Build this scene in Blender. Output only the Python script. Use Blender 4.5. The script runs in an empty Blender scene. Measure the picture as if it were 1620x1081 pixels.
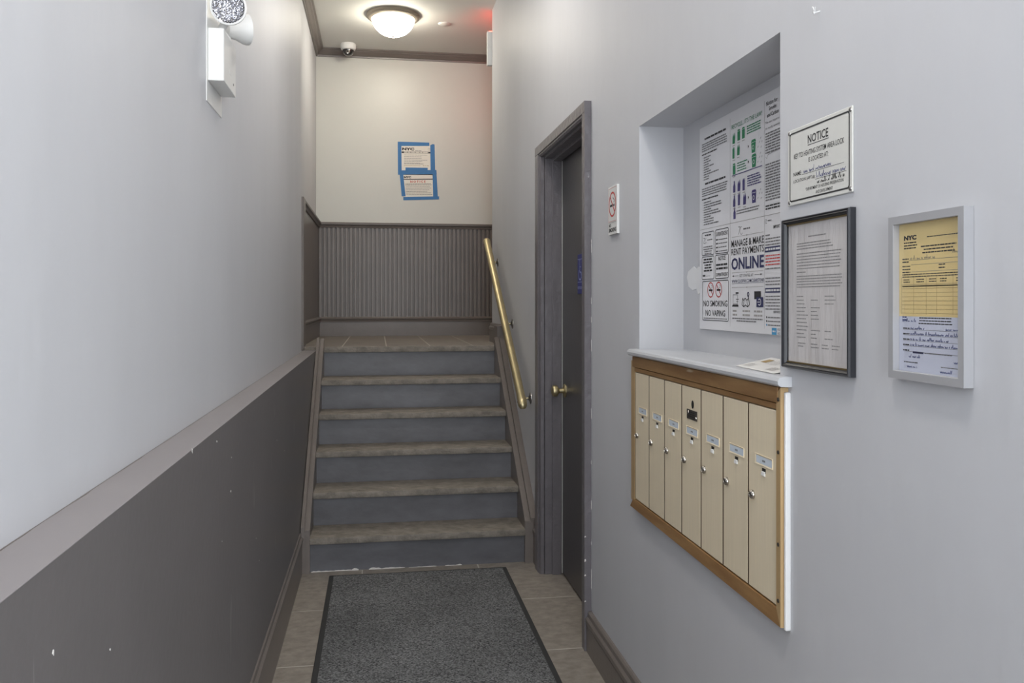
import bpy, bmesh, math, random
from mathutils import Vector, Matrix
random.seed(7)
SC = bpy.context.scene
COL = SC.collection
PI = math.pi

# ------------------------------------------------------------------ camera
CAM_H = 1.3516
cd = bpy.data.cameras.new('camera')
cd.sensor_width = 36.0
cd.lens = 1339.3 / 1620 * 36.0
cd.shift_y = -(540.5 - 478.07) / 1620
cd.clip_start = 0.02
cam = bpy.data.objects.new('camera', cd)
cam.location = (0, 0, CAM_H)
cam.rotation_euler = (PI / 2, 0, -0.1581)
COL.objects.link(cam)
SC.camera = cam

# ------------------------------------------------------------------ world, daylight through the entrance glass, exposure
w = bpy.data.worlds.new('world'); SC.world = w; w.use_nodes = True
w.node_tree.nodes['Background'].inputs[0].default_value = (0.80, 0.90, 1.0, 1)
w.node_tree.nodes['Background'].inputs[1].default_value = 1.0

def area(name, loc, rot, sx, sy, power, col):
    l = bpy.data.lights.new(name, 'AREA'); l.shape = 'RECTANGLE'; l.size = sx; l.size_y = sy
    l.energy = power; l.color = col
    o = bpy.data.objects.new(name, l); o.location = loc; o.rotation_euler = rot; COL.objects.link(o)
    return o
# daylight standing just outside the glazed entrance door behind the camera
area('daylight', (0.80, -1.80, 1.72), (PI / 2, 0, 0), 2.3, 3.1, 88.0, (0.92, 0.96, 1.0))

vs = SC.view_settings
vs.view_transform = 'Standard'; vs.look = 'None'; vs.gamma = 1.0; vs.use_curve_mapping = False
vs.exposure = 0.91

# ------------------------------------------------------------------ materials
def lin(c):
    c = c / 255.0
    return c / 12.92 if c <= 0.04045 else ((c + 0.055) / 1.055) ** 2.4
def rgb(r, g, b): return (lin(r), lin(g), lin(b), 1)

def nn(t, kind, **kw):
    n = t.nodes.new(kind)
    for k, v in kw.items(): setattr(n, k, v)
    return n

def mat(name, col, rough=0.5, metal=0.0, var=0.0, vscale=3.0, bump=0.0, bscale=200.0, col2=None,
        stretch=(1, 1, 1), spec=0.5, rand=0.0, speck=None, coat=0.0):
    m = bpy.data.materials.new(name); m.use_nodes = True
    t = m.node_tree; p = t.nodes['Principled BSDF']
    p.inputs['Base Color'].default_value = col
    p.inputs['Roughness'].default_value = rough
    p.inputs['Metallic'].default_value = metal
    p.inputs['Specular IOR Level'].default_value = spec
    p.inputs['Coat Weight'].default_value = coat
    g = nn(t, 'ShaderNodeNewGeometry')
    mp = nn(t, 'ShaderNodeMapping'); mp.inputs['Scale'].default_value = stretch
    t.links.new(g.outputs['Position'], mp.inputs['Vector'])
    out = None
    if var or col2:
        nz = nn(t, 'ShaderNodeTexNoise'); nz.inputs['Scale'].default_value = vscale
        nz.inputs['Detail'].default_value = 6; nz.inputs['Roughness'].default_value = 0.62
        t.links.new(mp.outputs['Vector'], nz.inputs['Vector'])
        mr = nn(t, 'ShaderNodeMapRange')
        mr.inputs['From Min'].default_value = 0.32; mr.inputs['From Max'].default_value = 0.68
        t.links.new(nz.outputs['Fac'], mr.inputs['Value'])
        mx = nn(t, 'ShaderNodeMix', data_type='RGBA')
        c2 = col2 if col2 else tuple(max(0, c * (1 - var)) for c in col[:3]) + (1,)
        mx.inputs[6].default_value = col; mx.inputs[7].default_value = c2
        t.links.new(mr.outputs['Result'], mx.inputs[0])
        out = mx.outputs[2]
    if rand:
        oi = nn(t, 'ShaderNodeObjectInfo')
        mr = nn(t, 'ShaderNodeMapRange')
        mr.inputs['To Min'].default_value = 1 - rand; mr.inputs['To Max'].default_value = 1 + rand
        t.links.new(oi.outputs['Random'], mr.inputs['Value'])
        hs = nn(t, 'ShaderNodeHueSaturation')
        if out: t.links.new(out, hs.inputs['Color'])
        else: hs.inputs['Color'].default_value = col
        t.links.new(mr.outputs['Result'], hs.inputs['Value'])
        out = hs.outputs['Color']
    if speck:                                  # sparse chips or scratches: (colour, scale, threshold, stretch)
        sc, ss, th, st = speck
        mp2 = nn(t, 'ShaderNodeMapping'); mp2.inputs['Scale'].default_value = st
        t.links.new(g.outputs['Position'], mp2.inputs['Vector'])
        nz = nn(t, 'ShaderNodeTexNoise'); nz.inputs['Scale'].default_value = ss; nz.inputs['Detail'].default_value = 3
        t.links.new(mp2.outputs['Vector'], nz.inputs['Vector'])
        mr = nn(t, 'ShaderNodeMapRange')
        mr.inputs['From Min'].default_value = th; mr.inputs['From Max'].default_value = th + 0.03
        t.links.new(nz.outputs['Fac'], mr.inputs['Value'])
        mx = nn(t, 'ShaderNodeMix', data_type='RGBA')
        if out: t.links.new(out, mx.inputs[6])
        else: mx.inputs[6].default_value = col
        mx.inputs[7].default_value = sc
        t.links.new(mr.outputs['Result'], mx.inputs[0]); out = mx.outputs[2]
    if out: t.links.new(out, p.inputs['Base Color'])
    if bump:
        nz = nn(t, 'ShaderNodeTexNoise'); nz.inputs['Scale'].default_value = bscale; nz.inputs['Detail'].default_value = 4
        t.links.new(mp.outputs['Vector'], nz.inputs['Vector'])
        b = nn(t, 'ShaderNodeBump'); b.inputs['Strength'].default_value = bump; b.inputs['Distance'].default_value = 0.01
        t.links.new(nz.outputs['Fac'], b.inputs['Height']); t.links.new(b.outputs['Normal'], p.inputs['Normal'])
    return m

def emit(name, col, s):
    m = bpy.data.materials.new(name); m.use_nodes = True
    p = m.node_tree.nodes['Principled BSDF']
    p.inputs['Base Color'].default_value = (0.8, 0.8, 0.8, 1)
    p.inputs['Emission Color'].default_value = col; p.inputs['Emission Strength'].default_value = s
    return m

def glass(name, k=0.06):
    m = bpy.data.materials.new(name); m.use_nodes = True
    t = m.node_tree; t.nodes.remove(t.nodes['Principled BSDF'])
    tr = nn(t, 'ShaderNodeBsdfTransparent'); gl = nn(t, 'ShaderNodeBsdfGlossy'); gl.inputs['Roughness'].default_value = 0.03
    mx = nn(t, 'ShaderNodeMixShader'); lw = nn(t, 'ShaderNodeLayerWeight'); fr = nn(t, 'ShaderNodeMapRange')
    pw = nn(t, 'ShaderNodeMath', operation='POWER'); pw.inputs[1].default_value = 4.0
    t.links.new(lw.outputs['Facing'], pw.inputs[0]); t.links.new(pw.outputs[0], fr.inputs['Value'])
    fr.inputs['To Min'].default_value = k * 0.5; fr.inputs['To Max'].default_value = 0.5
    t.links.new(fr.outputs[0], mx.inputs[0]); t.links.new(tr.outputs[0], mx.inputs[1]); t.links.new(gl.outputs[0], mx.inputs[2])
    t.links.new(mx.outputs[0], t.nodes['Material Output'].inputs['Surface'])
    return m

def mat_carpet():
    m = bpy.data.materials.new('mat_pile'); m.use_nodes = True
    t = m.node_tree; p = t.nodes['Principled BSDF']; p.inputs['Roughness'].default_value = 0.95
    p.inputs['Specular IOR Level'].default_value = 0.15
    g = nn(t, 'ShaderNodeNewGeometry'); mp = nn(t, 'ShaderNodeMapping')
    mp.inputs['Rotation'].default_value = (0, 0, 0.75); mp.inputs['Scale'].default_value = (1.0, 2.4, 1)
    t.links.new(g.outputs['Position'], mp.inputs['Vector'])
    nz = nn(t, 'ShaderNodeTexNoise'); nz.inputs['Scale'].default_value = 150; nz.inputs['Detail'].default_value = 3
    t.links.new(mp.outputs['Vector'], nz.inputs['Vector'])
    big = nn(t, 'ShaderNodeTexNoise'); big.inputs['Scale'].default_value = 2.4; big.inputs['Detail'].default_value = 4
    t.links.new(g.outputs['Position'], big.inputs['Vector'])
    r = nn(t, 'ShaderNodeValToRGB')
    e = r.color_ramp.elements
    e[0].position = 0.38; e[0].color = rgb(50, 51, 52); e[1].position = 0.66; e[1].color = rgb(152, 153, 154)
    t.links.new(nz.outputs['Fac'], r.inputs['Fac'])
    mx = nn(t, 'ShaderNodeMix', data_type='RGBA', blend_type='MULTIPLY'); mx.inputs[0].default_value = 0.8
    mr = nn(t, 'ShaderNodeMapRange'); mr.inputs['From Min'].default_value = 0.3; mr.inputs['From Max'].default_value = 0.7
    mr.inputs['To Min'].default_value = 0.72; mr.inputs['To Max'].default_value = 1.12
    t.links.new(big.outputs['Fac'], mr.inputs['Value'])
    t.links.new(r.outputs['Color'], mx.inputs[6]); t.links.new(mr.outputs['Result'], mx.inputs[7])
    t.links.new(mx.outputs[2], p.inputs['Base Color'])
    b = nn(t, 'ShaderNodeBump'); b.inputs['Strength'].default_value = 0.6; b.inputs['Distance'].default_value = 0.004
    t.links.new(nz.outputs['Fac'], b.inputs['Height']); t.links.new(b.outputs['Normal'], p.inputs['Normal'])
    return m

CHIP = rgb(225, 222, 218)
M = dict(
    wall=mat('wall_paint', rgb(206, 207, 211), 0.52, spec=0.38, var=0.08, vscale=1.4, bump=0.10, bscale=26, stretch=(1, 1, 0.35)),
    cream=mat('upper_wall_paint', rgb(208, 208, 201), 0.40, var=0.04, vscale=1.6, bump=0.06, bscale=26),
    ceil=mat('ceiling_paint', rgb(226, 225, 219), 0.7, var=0.03, vscale=1.5),
    dark=mat('dark_paint', rgb(113, 109, 109), 0.40, var=0.10, vscale=2.2, bump=0.06, bscale=40,
             speck=(rgb(142, 139, 138), 9.0, 0.715, (1.0, 3.0, 0.35))),
    ledge=mat('ledge_lit_paint', rgb(140, 135, 136), 0.5, var=0.06, vscale=4),  # panel paint made lighter: light on the upward face is put into the colour
    trim=mat('trim_paint', rgb(119, 111, 106), 0.34, var=0.12, vscale=6, bump=0.08, bscale=60),
    casing=mat('casing_paint', rgb(114, 110, 114), 0.28, var=0.16, vscale=9, bump=0.35, bscale=38,
               speck=(CHIP, 24, 0.77, (1, 1, 1))),
    slab=mat('door_paint', rgb(80, 77, 78), 0.34, var=0.10, vscale=3, bump=0.05, bscale=60),
    riser=mat('riser_paint', rgb(106, 106, 111), 0.42, var=0.16, vscale=7, bump=0.08, bscale=50, col2=rgb(86, 85, 88), stretch=(.5, 1, 1)),
    tread=mat('tread_stone', rgb(148, 140, 130), 0.72, vscale=22, col2=rgb(112, 106, 98), bump=0.40, bscale=110, stretch=(.8, 1, 1),
              speck=(rgb(150, 146, 140), 22, 0.75, (1, 1, 1))),
    tile=mat('floor_tile', rgb(154, 146, 137), 0.52, vscale=24, col2=rgb(124, 117, 109), bump=0.12, bscale=90, stretch=(.8, 1, 1), rand=0.06),
    tile2=mat('landing_tile', rgb(140, 133, 124), 0.5, vscale=10, col2=rgb(122, 115, 108), bump=0.05, bscale=70, rand=0.08),
    grout=mat('grout', rgb(200, 195, 187), 0.85, var=0.15, vscale=20),
    rubber=mat('mat_rubber', rgb(48, 49, 50), 0.7, var=0.1, vscale=30),
    pile=mat_carpet(),
    brass=mat('brass', rgb(208, 194, 154), 0.42, 1.0, var=0.22, vscale=14, bump=0.03, bscale=60),
    steel=mat('steel', rgb(150, 148, 146), 0.28, 1.0, var=0.1, vscale=30),
    chrome=mat('chrome', rgb(170, 165, 158), 0.18, 1.0),
    nickel=mat('brushed_nickel', rgb(176, 166, 150), 0.38, 0.6),
    champagne=mat('champagne_metal', rgb(236, 222, 194), 0.42, 0.05, var=0.07, vscale=22, stretch=(1, 8, .25), bump=0.04, bscale=120),
    champ_trim=mat('champagne_trim', rgb(196, 166, 122), 0.4, 0.2, var=0.12, vscale=14, stretch=(1, 1, .3)),
    wood=mat('oak_trim', rgb(166, 130, 86), 0.5, vscale=16, col2=rgb(134, 98, 60), stretch=(1, .25, 2.0), bump=0.08, bscale=60,
             speck=(rgb(196, 178, 150), 11, 0.74, (1, .4, 1.6))),
    white=mat('white_plastic', rgb(226, 226, 224), 0.4, var=0.02, vscale=5),
    white_paint=mat('white_gloss_paint', rgb(232, 232, 232), 0.45, var=0.05, vscale=12, bump=0.12, bscale=60),
    shelf=mat('shelf_paint', rgb(203, 205, 209), 0.28, var=0.07, vscale=6, bump=0.12, bscale=30),
    paper=mat('white_paper', rgb(226, 225, 222), 0.8, var=0.03, vscale=14),
    paper_crumple=mat('crumpled_paper', rgb(222, 218, 217), 0.6, var=0.07, vscale=9, bump=1.0, bscale=9, stretch=(1, 2.6, .6)),
    cream_paper=mat('cream_paper', rgb(236, 232, 222), 0.8, var=0.03, vscale=14),
    yellow=mat('yellow_paper', rgb(232, 208, 146), 0.8, var=0.04, vscale=12),
    lilac=mat('pale_blue_paper', rgb(206, 210, 226), 0.8, var=0.03, vscale=12),
    board=mat('board_print', rgb(228, 228, 231), 0.32, var=0.01, vscale=4),
    plate_white=mat('plate_white', rgb(218, 218, 213), 0.4, var=0.03, vscale=20),
    ink=mat('black_ink', rgb(38, 38, 40), 0.6),
    grey_ink=mat('grey_ink', rgb(118, 117, 119), 0.7),
    pale_ink=mat('pale_ink', rgb(165, 162, 160), 0.7),
    pale_grey=mat('faded_grey_ink', rgb(140, 138, 138), 0.7),
    navy=mat('navy_ink', rgb(44, 48, 92), 0.6),
    pen=mat('blue_pen', rgb(52, 66, 130), 0.6),
    red=mat('red_ink', rgb(196, 66, 62), 0.6),
    green=mat('green_ink', rgb(38, 132, 88), 0.6),
    purple=mat('purple_ink', rgb(70, 62, 120), 0.6),
    sky=mat('cyan_ink', rgb(70, 150, 196), 0.6),
    ochre=mat('faded_ink', rgb(176, 150, 100), 0.7),
    tape=mat('blue_masking_tape', rgb(70, 126, 182), 0.7, var=0.08, vscale=30),
    ada=mat('blue_sign_plastic', rgb(44, 50, 120), 0.4),
    ada_white=mat('sign_white', rgb(150, 160, 205), 0.5),
    black_frame=mat('black_frame', rgb(42, 43, 48), 0.32, var=0.2, vscale=30),
    gold_edge=mat('gold_edge', rgb(122, 104, 66), 0.4, 0.6),
    silver=mat('silver_frame', rgb(172, 172, 175), 0.42, 0.15, var=0.04, vscale=20),
    plate_dark=mat('dark_plate', rgb(84, 80, 74), 0.4, 0.6),
    gap=mat('dark_brown_gap', rgb(92, 74, 52), 0.6),
    hole=mat('dark_void', rgb(22, 20, 18), 0.9),
    black_glass=mat('black_dome', rgb(30, 30, 32), 0.08, coat=1.0),
    card=mat('label_card', rgb(206, 216, 226), 0.5),
    reflector=mat('reflector', rgb(200, 200, 205), 0.10, 1.0),
    clear=glass('clear_glass'),
    lamp=emit('lamp_glass', (1.0, 0.93, 0.79, 1), 18.0),
    fill_day=emit('entrance_fill_glass', (1.0, 0.95, 0.89, 1), 34.0),  # glow of the added fill dome near the entrance
    fill_mid=emit('passage_fill_glass', (1.0, 0.95, 0.88, 1), 27.0),  # glow of the added fill dome over the mat
    exit_red=emit('exit_red', (1.0, 0.06, 0.03, 1), 9.0),
    chip=mat('bare_plaster', CHIP, 0.8),
    tan=mat('doorway_metal', rgb(70, 66, 64), 0.4, 0.5),
)

# ------------------------------------------------------------------ mesh helpers
ROOT = {}                                      # object name -> world location of the thing it belongs to

def box(bm, x0, x1, y0, y1, z0, z1, bev=0.0, seg=2):
    xs = sorted((x0, x1)); ys = sorted((y0, y1)); zs = sorted((z0, z1))
    v = [bm.verts.new((x, y, z)) for x in xs for y in ys for z in zs]
    fs = [(0, 1, 3, 2), (4, 6, 7, 5), (0, 4, 5, 1), (2, 3, 7, 6), (0, 2, 6, 4), (1, 5, 7, 3)]
    faces = [bm.faces.new([v[i] for i in f]) for f in fs]
    if bev:
        es = list({e for f in faces for e in f.edges})
        bmesh.ops.bevel(bm, geom=es, offset=bev, segments=seg, affect='EDGES', profile=0.5)

def prism(bm, pts, axis, a0, a1):
    """extrude a 2-D outline: axis 'x' takes (y,z), 'y' takes (x,z), 'z' takes (x,y)"""
    def mk(p, a):
        if axis == 'x': return (a, p[0], p[1])
        if axis == 'y': return (p[0], a, p[1])
        return (p[0], p[1], a)
    A = [bm.verts.new(mk(p, a0)) for p in pts]; B = [bm.verts.new(mk(p, a1)) for p in pts]
    bm.faces.new(A); bm.faces.new(B[::-1])
    n = len(pts)
    for i in range(n):
        bm.faces.new((A[i], B[i], B[(i + 1) % n], A[(i + 1) % n]))

def frame_of(d):
    d = Vector(d).normalized()
    u = d.orthogonal().normalized()
    return d, u, d.cross(u)

def lathe(bm, org, axis, prof, seg=24, cap0=True, cap1=True):
    """profile of (radius, distance along axis)"""
    d, u, v = frame_of(axis); org = Vector(org); rings = []
    for r, h in prof:
        c = org + d * h
        if r < 1e-6: rings.append([bm.verts.new(c)])
        else: rings.append([bm.verts.new(c + u * (r * math.cos(2 * PI * i / seg)) + v * (r * math.sin(2 * PI * i / seg))) for i in range(seg)])
    for a, b in zip(rings, rings[1:]):
        for i in range(seg):
            j = (i + 1) % seg
            if len(a) == 1 and len(b) == 1: continue
            if len(a) == 1: bm.faces.new((a[0], b[j], b[i]))
            elif len(b) == 1: bm.faces.new((a[i], a[j], b[0]))
            else: bm.faces.new((a[i], a[j], b[j], b[i]))
    if cap0 and len(rings[0]) > 1: bm.faces.new(rings[0][::-1])
    if cap1 and len(rings[-1]) > 1: bm.faces.new(rings[-1])

def tube(bm, pts, r, seg=16):
    pts = [Vector(p) for p in pts]; rings = []
    d0 = (pts[1] - pts[0]).normalized(); u = d0.orthogonal().normalized()
    for i, p in enumerate(pts):
        if i == 0: d = d0
        elif i == len(pts) - 1: d = (pts[i] - pts[i - 1]).normalized()
        else: d = ((pts[i + 1] - p).normalized() + (p - pts[i - 1]).normalized()).normalized()
        u = (u - d * u.dot(d)).normalized(); v = d.cross(u)
        rr = r[i] if isinstance(r, (list, tuple)) else r
        rings.append([bm.verts.new(p + u * (rr * math.cos(2 * PI * k / seg)) + v * (rr * math.sin(2 * PI * k / seg))) for k in range(seg)])
    for a, b in zip(rings, rings[1:]):
        for i in range(seg):
            j = (i + 1) % seg
            bm.faces.new((a[i], a[j], b[j], b[i]))
    bm.faces.new(rings[0][::-1]); bm.faces.new(rings[-1])

def new(): return bmesh.new()

def finish(bm, name, m, loc, smooth):
    bmesh.ops.recalc_face_normals(bm, faces=bm.faces)
    bmesh.ops.translate(bm, verts=bm.verts, vec=-Vector(loc))
    me = bpy.data.meshes.new(name); bm.to_mesh(me); bm.free()
    me.materials.append(M[m])
    if smooth:
        for p in me.polygons: p.use_smooth = True
        me.set_sharp_from_angle(angle=math.radians(38))
    return me

def part(name, bm, m, parent, smooth=False):
    loc = ROOT[parent.name]
    o = bpy.data.objects.new(name, finish(bm, name, m, loc, smooth))
    COL.objects.link(o); o.parent = parent; ROOT[o.name] = loc
    return o

def tag(o, label, cat, group=None):
    o['label'] = label; o['category'] = cat
    if group: o['group'] = group
    return o

def thing(name, loc, label, cat, group=None):
    o = bpy.data.objects.new(name, None); o.location = loc; o.empty_display_size = 0.05
    COL.objects.link(o); ROOT[o.name] = Vector(loc)
    return tag(o, label, cat, group)

def solid(name, bm, m, loc, smooth=False):
    o = bpy.data.objects.new(name, finish(bm, name, m, loc, smooth)); o.location = loc
    COL.objects.link(o); ROOT[o.name] = Vector(loc)
    return o

def struct(name, bm, m, loc=(0, 0, 0), smooth=False):
    o = solid(name, bm, m, loc, smooth); o['kind'] = 'structure'
    return o

def struct_root(name, loc):
    o = bpy.data.objects.new(name, None); o.location = loc; COL.objects.link(o); ROOT[o.name] = Vector(loc)
    o['kind'] = 'structure'
    return o

def clone(o, parent, off):
    c = o.copy(); COL.objects.link(c); c.parent = parent
    c.location = Vector(o.location) + Vector(off)
    return c

def clone_tree(o, parent, off):
    c = clone(o, parent, off)
    for ch in o.children: clone(ch, c, (0, 0, 0))
    return c

# flat print laid on a sheet -------------------------------------------------
_tc = {}
def glyphs(txt, bold):
    key = (txt, bold)
    if key in _tc: return _tc[key]
    cu = bpy.data.curves.new('t', 'FONT'); cu.body = txt; cu.size = 1.0; cu.resolution_u = 2; cu.offset = bold
    ob = bpy.data.objects.new('t', cu); COL.objects.link(ob)
    dg = bpy.context.evaluated_depsgraph_get()
    me = bpy.data.meshes.new_from_object(ob.evaluated_get(dg))
    vs_ = [tuple(v.co) for v in me.vertices]; fs_ = [tuple(p.vertices) for p in me.polygons]
    bpy.data.objects.remove(ob); bpy.data.curves.remove(cu); bpy.data.meshes.remove(me)
    x0 = min(v[0] for v in vs_); x1 = max(v[0] for v in vs_); y0 = min(v[1] for v in vs_); y1 = max(v[1] for v in vs_)
    vs_ = [((v[0] - x0) / (x1 - x0), (v[1] - y0) / (y1 - y0)) for v in vs_]
    _tc[key] = (vs_, fs_)
    return _tc[key]

class Sheet:
    """a flat printed surface: origin, right and up directions; layers of print become child meshes"""
    def __init__(s, org, right, up, nrm, lift=0.0007):
        s.o = Vector(org); s.r = Vector(right).normalized(); s.u = Vector(up).normalized(); s.n = Vector(nrm).normalized(); s.lift = lift
        s.layers = {}
    def bm(s, name, m, lift=1):
        k = (name, m)
        if k not in s.layers: s.layers[k] = (bmesh.new(), lift)
        return s.layers[k]
    def uid(s, name):
        s.n_ = getattr(s, 'n_', 0) + 1
        return name if '#' in name else '%s#%d' % (name, s.n_)
    def pt(s, a, b, l): return s.o + s.r * a + s.u * b + s.n * (s.lift * l)
    def poly(s, name, m, pts, lift=1):
        bm, l = s.bm(name, m, lift)
        bm.faces.new([bm.verts.new(s.pt(a, b, l)) for a, b in pts])
    def rect(s, name, m, a0, b0, a1, b1, lift=1):
        s.poly(name, m, [(a0, b0), (a1, b0), (a1, b1), (a0, b1)], lift)
    def text(s, name, m, txt, a0, b0, a1, b1, bold=0.0, lift=1):
        name = s.uid(name)
        vs_, fs_ = glyphs(txt, bold); bm, l = s.bm(name, m, lift)
        vv = [bm.verts.new(s.pt(a0 + x * (a1 - a0), b0 + y * (b1 - b0), l)) for x, y in vs_]
        for f in fs_:
            try: bm.faces.new([vv[i] for i in f])
            except ValueError: pass
    def lines(s, name, m, a0, a1, b1, n, pitch, h, rag=0.25, lift=1, align='l'):
        """rows of print too small to read, broken into words"""
        name = s.uid(name + '~')
        for i in range(n):
            b = b1 - i * pitch; end = a1 - (a1 - a0) * random.random() * rag
            if align == 'c':
                k = (a1 - end) / 2; a = a0 + k; end = a1 - k
            else: a = a0
            while a < end:
                wd = min(random.uniform(1.6, 6.0) * h, end - a)
                s.rect(name, m, a, b - h, a + wd, b, lift); a += wd + 0.55 * h
    def outline(s, name, m, a0, b0, a1, b1, t, lift=1):
        s.rect(name, m, a0, b0, a1, b0 + t, lift); s.rect(name, m, a0, b1 - t, a1, b1, lift)
        s.rect(name, m, a0, b0 + t, a0 + t, b1 - t, lift); s.rect(name, m, a1 - t, b0 + t, a1, b1 - t, lift)
    def round_outline(s, name, m, a0, b0, a1, b1, r, t, lift=1):
        def ring(k):
            P_ = []
            for cx, cy, st in ((a1 - r, b1 - r, 0), (a0 + r, b1 - r, 90), (a0 + r, b0 + r, 180), (a1 - r, b0 + r, 270)):
                for j in range(5):
                    an = math.radians(st + j * 22.5); P_.append((cx + (r - k) * math.cos(an), cy + (r - k) * math.sin(an)))
            return P_
        O, I = ring(0), ring(t)
        for i in range(len(O)):
            j = (i + 1) % len(O); s.poly(name, m, [O[i], O[j], I[j], I[i]], lift)
    def ring(s, name, m, ca, cb, ra, rb, t, lift=1, seg=28, a0=0, a1=360):
        for i in range(seg):
            p, q = (math.radians(a0 + (a1 - a0) * k / seg) for k in (i, i + 1))
            s.poly(name, m, [(ca + ra * math.cos(p), cb + rb * math.sin(p)), (ca + ra * math.cos(q), cb + rb * math.sin(q)),
                             (ca + (ra - t) * math.cos(q), cb + (rb - t) * math.sin(q)), (ca + (ra - t) * math.cos(p), cb + (rb - t) * math.sin(p))], lift)
    def disc(s, name, m, ca, cb, r, lift=1, seg=14):
        s.poly(name, m, [(ca + r * math.cos(2 * PI * i / seg), cb + r * math.sin(2 * PI * i / seg)) for i in range(seg)], lift)
    def stroke(s, name, m, pts, t, lift=1):
        for (a, b), (c, d) in zip(pts, pts[1:]):
            dx, dy = c - a, d - b; L = math.hypot(dx, dy) or 1; nx, ny = -dy / L * t / 2, dx / L * t / 2
            s.poly(name, m, [(a + nx, b + ny), (a - nx, b - ny), (c - nx, d - ny), (c + nx, d + ny)], lift)
    def scrawl(s, name, m, a0, a1, b, h, t, lift=1):
        """a line of handwriting"""
        name = s.uid(name + '~')
        pts = []; a = a0; up = True
        while a < a1:
            k = 1.9 if random.random() < 0.14 else random.uniform(0.55, 1.0)
            pts.append((a, b + (h * k if up else random.uniform(-.1, .12) * h))); up = not up
            a += random.uniform(0.22, 0.55) * h
            if random.random() < 0.09 and len(pts) > 2:
                s.stroke(name, m, pts, t, lift); pts = []; a += 0.5 * h
        if len(pts) > 1: s.stroke(name, m, pts, t, lift)
    def build(s, parent):
        for (name, m), (bm, l) in s.layers.items():
            loc = ROOT[parent.name]; fine = '~' in name; name = name.split('#')[0].rstrip('~')
            bmesh.ops.translate(bm, verts=bm.verts, vec=-loc)
            me = bpy.data.meshes.new(name); bm.to_mesh(me); bm.free(); me.materials.append(M[m])
            o = bpy.data.objects.new(name, me); COL.objects.link(o); o.parent = parent; ROOT[o.name] = loc
            if fine: o['kind'] = 'stuff'

# ------------------------------------------------------------------ dimensions (metres)
XR = 0.82            # plaster of the right wall
XU = -0.457          # plaster of the left wall above the ledge
XP = -0.378          # painted panel below the ledge
YB = -1.45           # entrance wall behind the camera
YF = 7.20            # far wall of the landing
YE = 6.05            # where the right wall ends and the hall turns off
ZC = 3.455           # ceiling
ZL = 1.068           # landing floor
XH = 2.6             # far end of the side hall
DY0, DY1, DZ = 3.25, 4.128, 2.072       # door opening
NY0, NY1, NZ0, NZ1, NX = 1.635, 2.583, 1.19, 1.908, 0.9665   # niche

# ------------------------------------------------------------------ structure
# lower floor
b = new(); box(b, -0.6, 2.05, YB - 0.1, 4.40, -0.10, -0.0008)
fl = struct('floor', b, 'grout')
xs = [XP - 0.01, -0.073, 0.511, 0.93]
rows = [4.369 - 0.572 * k for k in range(12)]
for i in range(3):
    b = new(); box(b, xs[i] + 0.003, xs[i + 1] - 0.003, -0.572 + 0.003, -0.003, -0.02, 0.0, 0.0006, 1)
    first = part('tile', b, 'tile', fl); first.location = (0, rows[0], 0)
    for y in rows[1:]:
        if y - 0.572 > YB - 0.6: clone(first, fl, (0, y - rows[0], 0))
for i in range(2):
    b = new(); x = 0.933 + 0.56 * i
    box(b, x, x + 0.555, -0.5695, -0.0025, -0.02, 0.0, 0.0012, 1)
    first = part('tile', b, 'tile', fl); first.location = (0, rows[7] + .001, 0)
    for y in rows[8:11]: clone(first, fl, (0, y - rows[7] , 0))
# landing floor
b = new(); box(b, -0.62, XH, 5.50, YF + 0.1, ZL - 0.12, ZL - 0.0008)
fu = struct('floor_landing', b, 'grout')
b = new(); box(b, -0.1365, 0.1365, 0.0008, 0.5658, ZL - 0.01, ZL, 0.0006, 1)
ft = None
for i in range(11):
    for j in range(3):
        x = -0.36 + 0.28 * i; y = 5.502 + 0.567 * j
        if j == 0 and x > 0.9: continue
        if ft is None: ft = part('tile', b, 'tile2', fu); ft.location = (x, y, 0)
        else: clone(ft, fu, (x - ft.location.x, y - ft.location.y, 0))
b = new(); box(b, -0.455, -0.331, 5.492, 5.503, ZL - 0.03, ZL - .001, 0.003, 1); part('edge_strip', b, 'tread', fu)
# ceiling
b = new(); box(b, -0.75, XH + .1, YB - 0.1, YF + 0.1, ZC, ZC + 0.1); struct('ceiling', b, 'ceil')
# left wall: plaster above the ledge, painted panel and ledge below
b = new()
prism(b, [(-0.75, YB - 0.1), (XU, YB - 0.1), (XU, 5.32), (-0.50, 5.36), (-0.50, YF + 0.1), (-0.75, YF + 0.1)], 'z', 1.02, ZC)
wl = struct('wall_left', b, 'wall')
b = new(); box(b, -0.75, XP, YB - 0.1, 5.46, -0.02, 1.0452); part('lower_panel', b, 'dark', wl)
b = new()
box(b, -0.52, XP + 0.0005, YB - 0.1, 5.49, 1.045, 1.047, 0.0006, 1)
lp = part('ledge_board', b, 'ledge', wl)
b = new()
for i in range(170):                                        # uneven dark crack where the ledge meets the plaster
    y0 = YB + i * 0.04
    if y0 > 5.25: break
    wv = [0.0012 + 0.0010 * math.sin(k * 0.9) + 0.0006 * math.sin(k * 2.3) for k in (i, i + 1)]
    q = [(XU - .001, y0), (XU + max(.0003, wv[0]), y0), (XU + max(.0003, wv[1]), y0 + .04), (XU - .001, y0 + .04)]
    prism(b, q, 'z', 1.046, 1.0478)
part('caulk_crack', b, 'trim', wl)
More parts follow.
